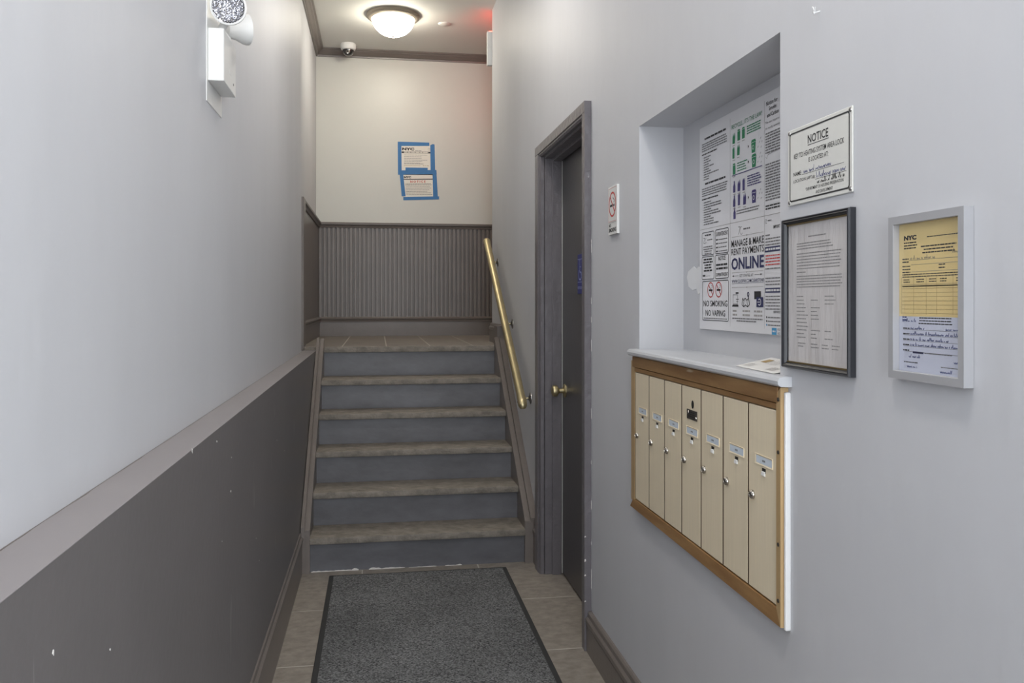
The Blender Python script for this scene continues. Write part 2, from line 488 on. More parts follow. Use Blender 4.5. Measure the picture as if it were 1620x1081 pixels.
for (y, z, h, wd) in ((1.835, 1.043, 0.010, 0.006), (1.073, 0.937, 0.008, 0.005), (1.289, 0.853, 0.004, 0.003), (2.303, 0.856, 0.006, 0.004), (3.336, 0.823, 0.005, 0.005), (2.108, 1.018, 0.005, 0.004), (2.313, 0.943, 0.004, 0.003), (2.772, 0.604, 0.004, 0.004), (2.175, 0.761, 0.003, 0.003), (3.604, 0.738, 0.005, 0.004), (2.844, 0.512, 0.004, 0.004)):
    b = new(); prism(b, [(y - wd / 2, z), (y + wd * .3, z - h * .5), (y + wd / 2, z + h * .3), (y, z + h / 2)], 'x', XP - 0.001, XP + 0.0006)
    part('paint_chip', b, 'chip', wl)
# right wall with niche and door opening
b = new()
T = 1.16
box(b, XR, T, 0.25, NY0, 0, ZC); box(b, XR, T, NY0, NY1, 0, NZ0); box(b, XR, T, NY0, NY1, NZ1, ZC)
box(b, NX, T, NY0, NY1, NZ0, NZ1); box(b, XR, T, NY1, DY0, 0, ZC); box(b, XR, T, DY0, DY1, DZ, ZC)
box(b, 1.0, T, DY0, DY1, 0, DZ); box(b, XR, T, DY1, YE, 0, ZC)
wr = struct('wall_right', b, 'wall')
b = new()                                                    # patch of torn plaster beside the notice board
pts = [(2.437, 1.455), (2.452, 1.46), (2.47, 1.452), (2.49, 1.462), (2.515, 1.455), (2.54, 1.447), (2.55, 1.43), (2.535, 1.40), (2.50, 1.388), (2.47, 1.392), (2.455, 1.375), (2.437, 1.38)]
prism(b, pts, 'x', NX - 0.0015, NX + 0.001); part('plaster_patch', b, 'white_paint', wr)
b = new(); box(b, T - .02, XH, YE - 0.15, YE, 0.9, ZC); struct('wall_hall', b, 'cream')
b = new(); box(b, XH, XH + .1, YE - .15, YF + .1, 0.9, ZC); struct('wall_hall_end', b, 'cream')
# far wall with beadboard
b = new(); box(b, -0.62, XH, YF, YF + 0.1, 0.9, ZC); wf = struct('wall_far', b, 'cream')
b = new(); box(b, -0.50, XH, YF - 0.003, YF + .001, 1.18, 1.99); part('wainscot_backing', b, 'trim', wf)
b = new(); PB = 0.0358
prism(b, [(0.0055, 0.0), (0.0055, -0.0190), (0.0085, -0.0220), (PB - 0.0085, -0.0220), (PB - 0.0055, -0.0190), (PB - 0.0055, 0.0)], 'z', 1.215, 1.985)
bb = part('bead_board', b, 'trim', wf); bb.location = (-0.482, YF - 0.002, 0)
for i in range(1, 62):
    clone(bb, wf, (PB * i, 0, 0))
def run_x(name, prof, x0, x1, m='trim'):                     # moulding along the far wall; profile of (distance out, height)
    b = new(); prism(b, [(YF - d, z) for d, z in prof], 'x', x0, x1); return b
CAP = [(0, 1.970), (0.027, 1.970), (0.031, 1.980), (0.026, 1.986), (0.030, 1.991), (0.040, 1.996), (0.042, 2.009), (0.036, 2.015), (0, 2.015)]
LOW = [(0, 1.187), (0.033, 1.187), (0.035, 1.197), (0.027, 1.202), (0.035, 1.207), (0.037, 1.217), (0.028, 1.223), (0.024, 1.228), (0, 1.228)]
struct('trim_1', run_x('c', CAP, -0.475, XH), 'trim')
struct('trim_2', run_x('c', LOW, -0.475, XH), 'trim')
struct('baseboard_far', run_x('c', [(0, ZL), (0.026, ZL), (0.026, 1.186), (0.024, 1.190), (0, 1.190)], -0.475, XH), 'trim')
# left side of the landing: flat wainscot with end board
XS = -0.478
b = new(); box(b, -0.51, XS, 5.50, YF, ZL, 1.99); lw = struct('trim_3', b, 'trim')
b = new(); prism(b, [(XS - .018 + d, z) for d, z in CAP] , 'y', 5.56, YF); part('cap_rail', b, 'trim', lw)
b = new(); prism(b, [(XS - .016 + d, z) for d, z in LOW], 'y', 5.56, YF); part('lower_rail', b, 'trim', lw)
b = new(); box(b, XS - .004, XS + 0.010, 5.56, YF, ZL, 1.189); part('skirting', b, 'trim', lw)
b = new(); box(b, -0.50, -0.454, 5.462, 5.60, ZL - 0.02, 2.015, 0.003, 1); part('end_board', b, 'trim', lw)
# crown moulding
CR = [(0, -0.062), (0.010, -0.062), (0.012, -0.050), (0.020, -0.046), (0.034, -0.030), (0.046, -0.022), (0.050, -0.014), (0.062, -0.010), (0.062, 0), (0, 0)]
b = new(); prism(b, [(YF - d, ZC + h) for d, h in CR], 'x', -0.50, XH); struct('trim_4', b, 'trim')
b = new(); prism(b, [(-0.50 + d, ZC + h) for d, h in CR], 'y', 5.36, YF); struct('trim_5', b, 'trim')
b = new(); prism(b, [(XU + d, ZC + h) for d, h in CR], 'y', YB, 5.36); struct('trim_6', b, 'trim')
# baseboards of the lower passage
def base_profile(h, t): return [(0, 0), (t, 0), (t, h - 0.055), (t - .002, h - 0.050), (t + .004, h - .044), (t + .004, h - 0.028), (t - 0.004, h - 0.020), (t - 0.006, h - 0.006), (t - .012, h), (0, h)]
b = new(); prism(b, [(XP - 0.002 + d, z) for d, z in base_profile(0.205, 0.0125)], 'y', YB, 4.318); struct('baseboard_left', b, 'trim')
b = new(); prism(b, [(XR - d, z) for d, z in base_profile(0.155, 0.020)], 'y', 0.25, 3.19); struct('baseboard_right', b, 'trim')
b = new(); prism(b, [(XR - d, z) for d, z in base_profile(0.20, 0.020)], 'y', 4.235, 4.326); struct('baseboard_stair', b, 'trim')
b = new(); prism(b, [(XR - d, ZL + z) for d, z in base_profile(0.135, 0.020)], 'y', 5.62, YE + .002); struct('baseboard_landing', b, 'trim')
# entrance wall with a glazed door, behind the camera; widened rightward to light the left wall
b = new()
box(b, -0.6, -0.36, YB - 0.1, YB, 0, ZC); box(b, 1.92, 2.05, YB - 0.1, YB, 0, ZC); box(b, -0.36, 1.92, YB - 0.1, YB, 3.28, ZC)
struct('wall_back', b, 'wall')
b = new(); box(b, 1.95, 2.05, YB, 0.25, 0, ZC); struct('wall_added_vestibule', b, 'wall')  # unseen vestibule, added so daylight reaches the left wall
b = new(); box(b, XR + .001, 2.05, 0.25, 0.35, 0, ZC); struct('wall_added_vestibule_end', b, 'wall')  # closes the added vestibule
d2 = struct_root('door_2', (0.19, YB, 0))
b = new()
for x0, x1, z0, z1 in ((-0.36, -0.31, 0, 3.28), (0.69, 0.74, 0, 3.28), (-0.31, 0.69, 3.22, 3.28), (-0.31, 0.69, 2.14, 2.20)):
    box(b, x0, x1, YB - 0.09, YB - 0.01, z0, z1, 0.003, 1)
part('frame', b, 'tan', d2)
b = new()
for x0, x1, z0, z1 in ((-0.305, -0.23, 0.01, 2.135), (0.61, 0.685, 0.01, 2.135), (-0.23, 0.61, 0.01, 0.20), (-0.23, 0.61, 2.05, 2.135)):
    box(b, x0, x1, YB - 0.07, YB - 0.03, z0, z1, 0.003, 1)
dl = part('leaf', b, 'tan', d2)
b = new(); box(b, -0.228, 0.608, YB - 0.054, YB - 0.048, 0.202, 2.048); part('pane', b, 'clear', dl)
b = new(); box(b, -0.308, 0.688, YB - 0.054, YB - 0.048, 2.202, 3.218); part('pane', b, 'clear', d2)
b = new(); tube(b, [(0.64, YB - .03, 0.9), (0.64, YB + .03, 0.92), (0.64, YB + .03, 1.2), (0.64, YB - .03, 1.22)], 0.009, 10); part('pull_handle', b, 'brass', dl, True)
w1 = struct_root('window_added', (1.33, YB, 0))  # unseen side glazing, added to send daylight onto the left wall
b = new()
for x0, x1, z0, z1 in ((0.74, 0.78, 0, 3.28), (1.88, 1.92, 0, 3.28), (0.78, 1.88, 3.22, 3.28), (0.78, 1.88, 2.14, 2.20), (0.78, 1.88, 0, 0.12), (1.31, 1.35, .12, 3.22)):
    box(b, x0, x1, YB - 0.09, YB - 0.01, z0, z1, 0.003, 1)
part('frame', b, 'tan', w1)
for x0, x1 in ((0.781, 1.309), (1.351, 1.879)):
    for z0, z1 in ((.121, 2.139), (2.201, 3.219)):
        b = new(); box(b, x0, x1, YB - 0.054, YB - 0.048, z0, z1); part('pane', b, 'clear', w1)

# ------------------------------------------------------------------ side door with casing
d1 = struct_root('door_1', (XR, (DY0 + DY1) / 2, 0))
cf = XR - 0.027
def casing_leg(y_out, y_in):
    b = new(); s = 1 if y_in > y_out else -1; w_ = abs(y_in - y_out)
    prof = [(XR, 0), (cf, 0), (cf, w_ * .70), (cf + .004, w_ * .74), (cf + .004, w_ * .86), (cf + .010, w_), (XR + .01, w_), (XR + .01, .002), (XR, .002)]
    prism(b, [(x, y_out + s * t) for x, t in prof], 'z', 0, 2.131); return b
part('casing', casing_leg(3.191, 3.252), 'casing', d1)
part('casing', casing_leg(4.232, 4.128), 'casing', d1)
b = new(); w_ = 2.131 - DZ
prof = [(XR, 0), (cf - .001, 0), (cf - .001, w_ * .70), (cf + .004, w_ * .74), (cf + .004, w_ * .86), (cf + .010, w_), (XR + .01, w_), (XR + .01, .002), (XR, .002)]
prism(b, [(x, 2.1312 - t) for x, t in prof], 'y', 3.1905, 4.2325); part('casing', b, 'casing', d1)
for y0, y1 in ((3.236, 3.258), (4.120, 4.142)):                                  # jamb linings
    b = new(); box(b, XR + 0.002, 0.99, y0, y1, 0, DZ, 0.002, 1); part('jamb', b, 'casing', d1)
b = new(); box(b, XR + .002, 0.99, 3.236, 4.142, 2.064, DZ + 0.004, 0.002, 1); part('jamb', b, 'casing', d1)
for y0, y1 in ((3.256, 3.272), (4.106, 4.122)):                                  # door stops
    b = new(); box(b, 0.858, 0.9035, y0, y1, 0, 2.064, 0.002, 1); part('stop', b, 'casing', d1)
b = new(); box(b, 0.858, 0.9035, 3.256, 4.122, 2.050, 2.066, 0.002, 1); part('stop', b, 'casing', d1)
b = new(); box(b, 0.9045, 0.9065, 4.0965, 4.1065, 0.01, 2.05); part('weather_strip', b, 'white', d1)
b = new(); box(b, 0.908, 0.95, 3.262, 4.100, 0.012, 2.058, 0.0015, 1); dr = part('leaf', b, 'slab', d1)
b = new()
lathe(b, (0.908, 4.045, 0.918), (-1, 0, 0), [(0.033, 0), (0.033, 0.004), (0.029, 0.008), (0.012, 0.010), (0.011, 0.030), (0.016, 0.034), (0.026, 0.040), (0.029, 0.052), (0.026, 0.062), (0.016, 0.067), (0, 0.068)], 28)
part('knob', b, 'brass', dr, True)
b = new(); box(b, 0.870, 0.885, 3.19 + .0, 3.19 + .002, 1, 1.001); b.free()
for z, s_ in ((0.345, .012), (0.29, .007), (.44, .006), (.19, .006)):
    b = new(); prism(b, [(cf - .0004, z), (cf + .006, z + s_ * .3), (cf + .005, z + s_), (cf - .0004, z + s_ * .8)], 'y', 3.1902, 3.1925); part('paint_chip', b, 'chip', d1)

for k in range(16):
    z = random.uniform(.16, 1.9); h = random.uniform(.008, .05); q = random.uniform(.0012, .003)
    b = new(); prism(b, [(3.1898 - q, z), (3.1912, z + h * .1), (3.1912, z + h), (3.1898 - q * .6, z + h * .7)], 'x', XR - .0012, XR + .001); part('paint_chip', b, 'chip', d1)
# ------------------------------------------------------------------ staircase
NB, NT, NH = 4.3076, 0.2213, 0.1764
SL, SR = -0.3296, 0.7558
st = thing('staircase', (0.21, 4.34, 0), 'six-riser dark painted staircase with worn stone treads between the corridor walls', 'stairs')
noses = [(NB + k * NT, (k + 1) * NH) for k in range(5)] + [(5.462, ZL)]
prev = 0.0
for k, (y, z) in enumerate(noses):
    th = 0.033
    b = new(); yr = y + 0.032
    box(b, SL - .004, SR + .004, yr, yr + 0.02, prev - 0.004, z - th + .003)
    rs = part('riser', b, 'riser', st)
    if k < 5:
        b = new(); yn = noses[k + 1][0] + 0.034
        box(b, SL - .002, SR + .002, y, yn, z - th, z, 0.005, 2)
        part('tread', b, 'tread', st, True)
    else:
        b = new(); box(b, SL - .002, SR - .004, y, 5.51, z - 0.036, z - .001, 0.004, 2); part('nosing', b, 'tread', st, True)
    prev = z
def stringer_pts(dz, y0=4.312, z0=0.217, ytop=5.47):
    sl = 0.781
    zt = z0 + dz + sl * (ytop - y0)
    return [(y0, 0), (y0, z0 + dz), (ytop, zt), (ytop, 0.5)]
for x0, x1, dz in ((-0.352, SL, 0.0), (SR, 0.781, 0.0)):
    b = new(); prism(b, stringer_pts(dz), 'x', x0, x1); part('stringer', b, 'trim', st)
def strip(x0, x1, dz):
    b = new(); y0, z0, sl = 4.318, 0.217 + dz, 0.781
    prism(b, [(y0, 0.0), (y0, z0), (5.468, z0 + sl * (5.468 - y0)), (5.468, .5)], 'x', x0, x1)
    return b
part('stringer_moulding', strip(XP + .0036, -0.358, 0.012), 'trim', st)
part('stringer_moulding', strip(-0.358, -0.352, -0.008), 'trim', st)
part('stringer_moulding', strip(0.781, 0.787, -0.008), 'trim', st)
part('stringer_moulding', strip(0.787, XR - .0005, 0.014), 'trim', st)
b = new(); box(b, 0.772, XR - .0005, 5.47, 5.62, ZL - .02, ZL + 0.128, 0.003, 1); part('end_block', b, 'trim', st)
# flaked plaster along the foot of the first riser
yr = noses[0][0] + 0.0305
for x0, x1, h, d in ((-0.325, -0.12, .004, .006), (-0.125, -0.092, .012, .010), (-0.04, 0.02, .008, .008), (0.02, 0.14, .005, .006), (0.345, 0.40, .004, .006), (0.40, 0.43, .006, .006), (0.16, 0.30, .002, .004)):
    b = new(); nseg = max(3, int((x1 - x0) / 0.012)); pts = [(x0, 0.0)]
    for i in range(nseg + 1): pts.append((x0 + (x1 - x0) * i / nseg, h * random.uniform(.45, 1.1) if 0 < i < nseg else h * .3))
    pts.append((x1, 0.0)); prism(b, pts, 'y', yr - d * .5, yr + 0.003); part('plaster_flake', b, 'chip', st)

# ------------------------------------------------------------------ floor mat
t = thing('floor_mat', (0.20, 3.3, 0), 'charcoal ribbed entrance mat with black rubber edge lying before the stairs', 'mat')
x0, x1, y0, y1 = -0.232, 0.648, 2.30, 4.253
b = new(); box(b, x0, x1, y0, y1, 0.0, 0.006, 0.003, 2); part('rubber_border', b, 'rubber', t)
b = new(); box(b, x0 + .022, x1 - .022, y0 + .022, y1 - .022, 0.004, 0.0105, 0.003, 2); part('pile', b, 'pile', t)

# ------------------------------------------------------------------ handrail
t = thing('handrail', (0.745, 5.1, 0.83), 'round brass handrail sloping up the right wall beside the stairs', 'handrail')
RX = 0.748
A = Vector((RX, 5.80, 1.772)); B_ = Vector((RX, 4.375, 0.845))
b = new(); tube(b, [A, B_], 0.0225, 24); part('rail', b, 'brass', t, True)
dirv = (B_ - A).normalized()
b = new(); pts = [B_ - dirv * 0.010]
for i in range(0, 7):
    an = i / 6 * math.radians(57); c0 = B_ + dirv * 0.012
    pts.append(c0 + Vector((0, -0.055 * math.sin(math.radians(33) + 0) * 0 , 0)) + Vector((0, dirv.y * .035 * math.sin(an), dirv.z * .035 * math.sin(an))) + Vector((0, 0, -0.028 * (1 - math.cos(an)))))
pts.append(pts[-1] + Vector((0, 0.0, -0.012)))
tube(b, pts, [0.0238, 0.0245, 0.0248, 0.0248, 0.0246, 0.0242, 0.0238, 0.022, 0.015], 24); el = part('end_elbow', b, 'brass', t, True)
b = new(); lathe(b, pts[3] + Vector((-0.024, 0, 0)), (-1, 0, 0), [(0.004, 0), (0.004, 0.003), (0.002, 0.004)], 10); part('set_screw', b, 'steel', el, True)
b = new(); lathe(b, A - dirv * -0.018, -dirv, [(0.0226, 0), (0.0246, 0.002), (0.0246, 0.016), (0.0225, 0.022), (0.016, 0.0265), (0, 0.028)], 24); part('end_cap', b, 'brass', t, True)
for (y, z) in ((5.755, 1.625), (5.12, 1.218), (4.50, 0.832)):
    s_ = (y - B_.y) / (A.y - B_.y); rz = B_.z + s_ * (A.z - B_.z)
    b = new(); tube(b, [(RX, y, rz - .015), (RX + .012, y, z + .004), (RX + .03, y, z), (XR - .004, y, z)], 0.0055, 10)
    br = part('bracket', b, 'brass', t, True)
    b = new(); lathe(b, (XR, y, z), (-1, 0, 0), [(0.031, 0), (0.030, 0.004), (0.014, 0.008), (0.008, 0.014), (0, .014)], 24); part('rosette', b, 'steel', br, True)

# ------------------------------------------------------------------ mailboxes
t = thing('mailbox_unit', (XR, 2.12, 0.695), 'champagne metal bank of seven narrow vertical mailboxes framed in oak below the niche', 'mailbox')
FX = 0.806; Y0 = 1.619; P7 = 0.1375; Z0, Z1 = 0.7315, 1.1295
b = new(); box(b, 0.814, XR + .001, 1.606, 2.62, 0.70, 1.173); part('back_plate', b, 'champ_trim', t)
b = new(); prism(b, [(1.600, 0.694), (2.630, 0.697), (2.595, Z0 - .004), (1.619, Z0 - .004)], 'x', FX - .002, XR); part('bottom_rail', b, 'wood', t)
b = new(); box(b, FX - .001, XR, 1.6205, 2.590, Z1 + .003, 1.1445, .001, 1); part('top_rail', b, 'wood', t)
b = new(); box(b, FX - .004, XR, 1.612, 2.600, 1.1465, 1.1790, .001, 1); part('head_rail', b, 'wood', t)
b = new(); prism(b, [(1.600, 0.694), (1.6185, Z0 - .004), (1.6185, 1.164), (1.600, 1.179)], 'x', FX - .003, XR); rs_ = part('side_rail', b, 'champ_trim', t)
for z in (1.154, 1.047, 0.860, 0.746):
    b = new(); lathe(b, (FX - .003, 1.609, z), (-1, 0, 0), [(0.0042, 0), (0.0042, 0.0012), (0.002, 0.0022)], 12); part('screw', b, 'plate_dark', rs_, True)
b = new(); box(b, FX - .001, XR, 2.584, 2.622, 0.72, 1.165, .001, 1); part('side_rail', b, 'champ_trim', t)
b = new(); box(b, 0.809, XR + .001, 1.590, 1.5995, 0.690, 1.170, .003, 2); part('white_edge', b, 'white_paint', t)

def mail_door(with_plate):
    yl = Y0 + P7                                        # left edge as seen from the corridor
    b = new(); g = 0.0032
    box(b, FX, 0.815, Y0 + g, yl - g, Z0, Z1, 0.0012, 1)
    d = part('door', b, 'champagne', t)
    b = new(); box(b, FX + .0004, .8155, yl - g - .0004, yl + g + .0004, Z0, Z1); part('divider', b, 'gap', d)
    def yz(a, z): return yl - a, z
    # label frame: a bevelled ring round a pale card
    b = new(); ya, yb, za, zb = yl - .036, yl - .117, 1.0050, 1.0265
    o = [(ya, za), (yb, za), (yb, zb), (ya, zb)]; i_ = [(ya - .005, za + .003), (yb + .003, za + .003), (yb + .003, zb - .003), (ya - .005, zb - .003)]
    for k in range(4):
        j = (k + 1) % 4
        b.faces.new([b.verts.new((FX - .0016, *o[k])), b.verts.new((FX - .0016, *o[j])), b.verts.new((FX - .0004, *i_[j])), b.verts.new((FX - .0004, *i_[k]))])
        b.faces.new([b.verts.new((FX - .0016, *o[k])), b.verts.new((FX + .001, *o[k])), b.verts.new((FX + .001, *o[j])), b.verts.new((FX - .0016, *o[j]))])
    part('label_frame', b, 'champagne', d)
    b = new(); box(b, FX - .0006, FX + .001, ya - .005, yb + .003, za + .003, zb - .003); part('name_card', b, 'card', d)
    sh = Sheet((FX - .0007, ya, za), (0, -1, 0), (0, 0, 1), (-1, 0, 0), .0002)
    for a in (.034, .039, .044): sh.rect('card_print', 'grey_ink', a, .0085, a + .0035, .0125)
    sh.build(d)
    b = new(); box(b, FX - .0008, FX + .001, yl - .069, yl - .085, .9905, 1.0005); part('peep_slot', b, 'hole', d)
    b = new(); prism(b, [(FX - .0005, .9835), (FX - .004, .986), (FX - .0030, .9925), (FX - .0005, .994)], 'y', yl - .070, yl - .084); part('slot_lip', b, 'white', d)
    b = new(); lathe(b, (FX, yl - .024, .934), (-1, 0, 0), [(0.0098, 0), (0.0098, .003), (.0085, .0055), (.0065, .0075), (.0062, .006), (0, .006)], 20)
    part('lock', b, 'chrome', d, True)
    if with_plate:
        b = new(); lathe(b, (FX - .0006, yl - .082, 1.0865), (-1, 0, 0), [(.0085, 0), (.0085, .0004), (0, .0004)], 18); bmesh.ops.scale(b, verts=b.verts, vec=(1, .95, 1.25), space=Matrix.Translation((0, -(yl - .082), -1.0865))); part('keyhole', b, 'hole', d)
        b = new(); box(b, FX - .0018, FX + .001, yl - .043, yl - .113, 1.0465, 1.0715, .0006, 1); part('master_plate', b, 'plate_dark', d)
        sh = Sheet((FX - .0019, yl - .043, 1.0465), (0, -1, 0), (0, 0, 1), (-1, 0, 0), .0002)
        sh.lines('plate_print', 'ink', .012, .060, .020, 3, .0055, .0022); sh.build(d)
        for a, z in ((.052, 1.064), (.107, 1.0535)):
            b = new(); lathe(b, (FX - .0018, yl - a, z), (-1, 0, 0), [(.005, 0), (.0045, .0015), (0, .002)], 12); part('rivet', b, 'chrome', d, True)
    return d
md = mail_door(False)
mp = mail_door(True); mp.location = (0, 3 * P7, 0)
for i in (1, 2, 4, 5, 6): clone_tree(md, t, (0, i * P7, 0))

# shelf above the mailboxes
b = new(); prism(b, [(0.797, 1.1815), (0.7905, 1.186), (0.7895, 1.193), (0.793, 1.1995), (0.800, 1.202), (XR + .001, 1.202), (XR + .001, 1.181)], 'y', 1.585, 2.618)
box(b, XR, NX, NY0 + .001, NY1 - .001, 1.188, 1.202)
tag(solid('shelf', b, 'shelf', (0.85, 2.1, 1.181), False), 'pale grey painted shelf with rounded edge above the mailboxes', 'shelf')
# loose leaflet
o = thing('leaflet', (0.87, 1.86, 1.203), 'loose printed white leaflet lying on the niche shelf', 'leaflet')
b = new(); pts = [(0.826, 1.868), (0.955, 1.952), (0.938, 1.720), (0.812, 1.645)]
A_ = [b.verts.new((x, y, 1.2026 + dz)) for (x, y), dz in zip(pts, (0, .0125, .0115, .0005))]; C_ = [b.verts.new((v.co.x, v.co.y, v.co.z + .0004)) for v in A_]
b.faces.new(A_[::-1]); b.faces.new(C_)
for i in range(4): b.faces.new((A_[i], A_[(i + 1) % 4], C_[(i + 1) % 4], C_[i]))
part('sheet', b, 'paper', o)
e1 = Vector((pts[1][0] - pts[0][0], pts[1][1] - pts[0][1], .0125)).normalized()
e2 = Vector((pts[3][0] - pts[0][0], pts[3][1] - pts[0][1], .0005)).normalized()
sh = Sheet((pts[0][0], pts[0][1], 1.2032), e1, e2, (0, 0, 1), .0004)
sh.lines('leaflet_print', 'pale_ink', .018, .060, .055, 6, .007, .0022); sh.lines('leaflet_print', 'pale_ink', .075, .13, .13, 8, .008, .0022)
sh.rect('leaflet_picture', 'ochre', .085, .03, .125, .06); sh.lines('leaflet_print', 'pale_ink', .018, .060, .19, 6, .008, .0025); sh.build(o)

# ------------------------------------------------------------------ notice board in the niche
XB = 0.958
o = thing('notice_board', (NX, 2.1, 1.2715), 'large white printed notice board with recycling and rent payment panels inside the niche', 'notice board')
b = new(); box(b, XB, NX + .001, 1.66, 2.4255, 1.2715, 1.8720, .001, 1); part('panel', b, 'board', o)
s = Sheet((XB, 2.2746, 1.2), (0, -1, 0), (0, 0, 1), (-1, 0, 0))
for a in (.073, .281): s.rect(s.uid('divider_line'), 'pale_ink', a, .085, a + .0012, .655)
s.rect(s.uid('divider_line'), 'pale_ink', -.145, .3665, .60, .3677)
# left column, two blocks of rules
for top in (.636, .503):
    s.lines('rules_text', 'ink', -.110, .045, top, 1, .01, .0055, .05, align='c')
    s.lines('rules_text', 'grey_ink', -.130, .058, top - .015, 4, .0068, .0032, .08)
    s.lines('rules_text', 'ink', -.130, .02, top - .0455, 1, .01, .0038, .3)
    for i in range(10):
        b1 = top - .056 - i * .0072; s.disc('bullet_points~', 'grey_ink', -.121, b1 - .0015, .0013)
        s.lines('rules_text', 'grey_ink', -.115, -.115 + random.choice((.04, .055, .075, .11, .13)), b1, 1, .01, .0034, .05)
# recycling panel
s.text('heading', 'green', 'RECYCLE... IT\u2019S THE LAW!', .084, .6225, .268, .6345, .0)
def icon(m, a, b, w_, h, kind):
    nm = s.uid({'bin': 'bin_icon', 'bag': 'bag_icon', 'box': 'box_icon', 'bottle': 'bottle_icon', 'can': 'can_icon'}[kind])
    if kind == 'box':
        s.rect(nm, m, a, b, a + w_, b + h * .82); s.poly(nm, m, [(a, b + h * .86), (a + w_, b + h * .86), (a + w_ * .85, b + h), (a + w_ * .12, b + h)])
    elif kind == 'bag':
        s.poly(nm, m, [(a, b), (a + w_ * .9, b), (a + w_, b + h * .6), (a + w_ * .75, b + h), (a + w_ * .55, b + h * .62), (a + w_ * .3, b + h * .95), (a + .0005, b + h * .6)])
    elif kind == 'bottle':
        s.poly(nm, m, [(a, b), (a + w_ * .8, b), (a + w_ * .8, b + h * .55), (a + w_ * .58, b + h * .78), (a + w_ * .58, b + h), (a + w_ * .25, b + h), (a + w_ * .25, b + h * .78), (a, b + h * .55)])
    elif kind == 'can':
        s.rect(nm, m, a, b, a + w_ * .75, b + h * .9); s.rect(nm, m, a + .002, b + h * .92, a + w_ * .7, b + h)
    elif kind == 'bin':
        s.poly(nm, m, [(a + w_ * .12, b), (a + w_ * .88, b), (a + w_, b + h * .76), (a, b + h * .76)]); s.poly(nm, m, [(a - .002, b + h * .80), (a + w_ + .002, b + h * .80), (a + w_ * .85, b + h), (a + w_ * .15, b + h)])
        s.ring(nm, 'board', a + w_ / 2, b + h * .40, .006, .006, .0016, 2, 10)
for a, bb_, k in ((.089, .582, 'bag'), (.121, .585, 'box'), (.150, .585, 'box'), (.089, .542, 'can'), (.119, .546, 'bag'), (.091, .498, 'box')): icon('green', a, bb_, .017, .030, k)
for a, bb_, k in ((.093, .449, 'bottle'), (.122, .449, 'bag'), (.153, .447, 'can'), (.093, .410, 'bottle'), (.124, .411, 'can'), (.157, .409, 'bag'), (.095, .373 + .004, 'bottle')): icon('purple', a, bb_, .018, .031, k)
for a, bb_, m in ((.206, .537, 'green'), (.209, .499, 'green'), (.209, .407, 'purple')): icon(m, a, bb_, .026, .034, 'bin')
for bb_ in (.553, .513, .420): s.poly(s.uid('arrow'), 'ink', [(.186, bb_), (.193, bb_ + .005), (.186, bb_ + .010)])
for q_, (bb_, m) in enumerate(((.545, 'grey_ink'), (.507, 'grey_ink'), (.415, 'grey_ink'))):
    for a, q in ((.243, 0), (.252, .011), (.262, -.003), (.258, .020), (.266, .010)): s.stroke('sparkle_marks~#s%d' % q_, m, [(a, bb_ + q), (a + .004, bb_ + q + .004)], .0016)
s.lines('recycling_text', 'green', .180, .262, .613, 4, .0062, .0030, .1); s.lines('recycling_text', 'green', .120, .182, .526, 4, .0068, .0028, .25)
s.lines('recycling_text', 'purple', .183, .266, .482, 5, .0062, .0030, .15); s.lines('recycling_text', 'grey_ink', .115, .256, .398, 2, .007, .0028, .2)
for a, bb_ in ((.089, .578), (.121, .581), (.150, .581), (.089, .538), (.119, .541), (.091, .493), (.093, .445), (.122, .445), (.153, .443), (.093, .406), (.124, .407), (.157, .404)):
    s.lines('recycling_text', 'pale_ink', a, a + .016, bb_, 1, .01, .0022, 0)
s.rect('rule_line', 'purple', .085, .4945, .269, .4968)
# right column
s.text('heading', 'ink', 'Notice for', .292, .6395, .352, .650, .012); s.text('heading', 'ink', 'Smoke', .306, .6255, .346, .6355, .012); s.text('heading', 'ink', 'and Carbon', .296, .6100, .358, .6205, .012)
s.text('notice_text', 'grey_ink', 'The law requires', .286, .5935, .362, .6005); s.text('notice_text', 'grey_ink', 'to notify tenants', .288, .5795, .364, .5865)
s.lines('notice_text', 'grey_ink', .288, .50, .572, 8, .0068, .0036, .06); s.stroke('notice_text', 'pale_ink', [(.289, .513), (.296, .508), (.301, .517), (.33, .520), (.37, .521)], .0012)
s.lines('notice_text', 'grey_ink', .288, .50, .495, 14, .0068, .0036, .06); s.lines('notice_text', 'grey_ink', .288, .50, .3985 + .007, 0, .0068, .0036)
s.lines('notice_text', 'ink', .288, .50, .392, 2, .007, .0036, .05)
s.stroke('small_logo', 'grey_ink', [(.288, .357), (.293, .357), (.289, .348), (.296, .348)], .0012); s.lines('small_logo', 'grey_ink', .300, .320, .355, 1, .01, .0028, 0)
s.text('column_heading', 'ink', 'IMPORT', .330, .3315, .365, .3395, .02); s.lines('column_text', 'grey_ink', .288, .312, .319, 1, .01, .003, 0)
s.lines('column_text', 'grey_ink', .288, .40, .310, 3, .0075, .0030, .1)
s.rect(s.uid('blue_band'), 'navy', .284, .2755, .42, .2885); s.lines('band_text', 'board', .290, .37, .2845, 1, .01, .005, 0, 2)
s.lines('column_text', 'red', .288, .40, .268, 4, .0075, .0030, .15); s.lines('column_text', 'grey_ink', .288, .40, .236, 1, .008, .003, .1)
s.lines('column_text', 'grey_ink', .288, .40, .212, 3, .0078, .0028, .1)
s.rect(s.uid('blue_band'), 'navy', .286, .1745, .42, .1865); s.lines('band_text', 'board', .291, .37, .183, 1, .01, .005, 0, 2)
s.lines('column_text', 'grey_ink', .288, .40, .167, 5, .0078, .0028, .15); s.text('column_heading', 'ink', 'SERVICE', .330, .1245, .368, .1305, .015)
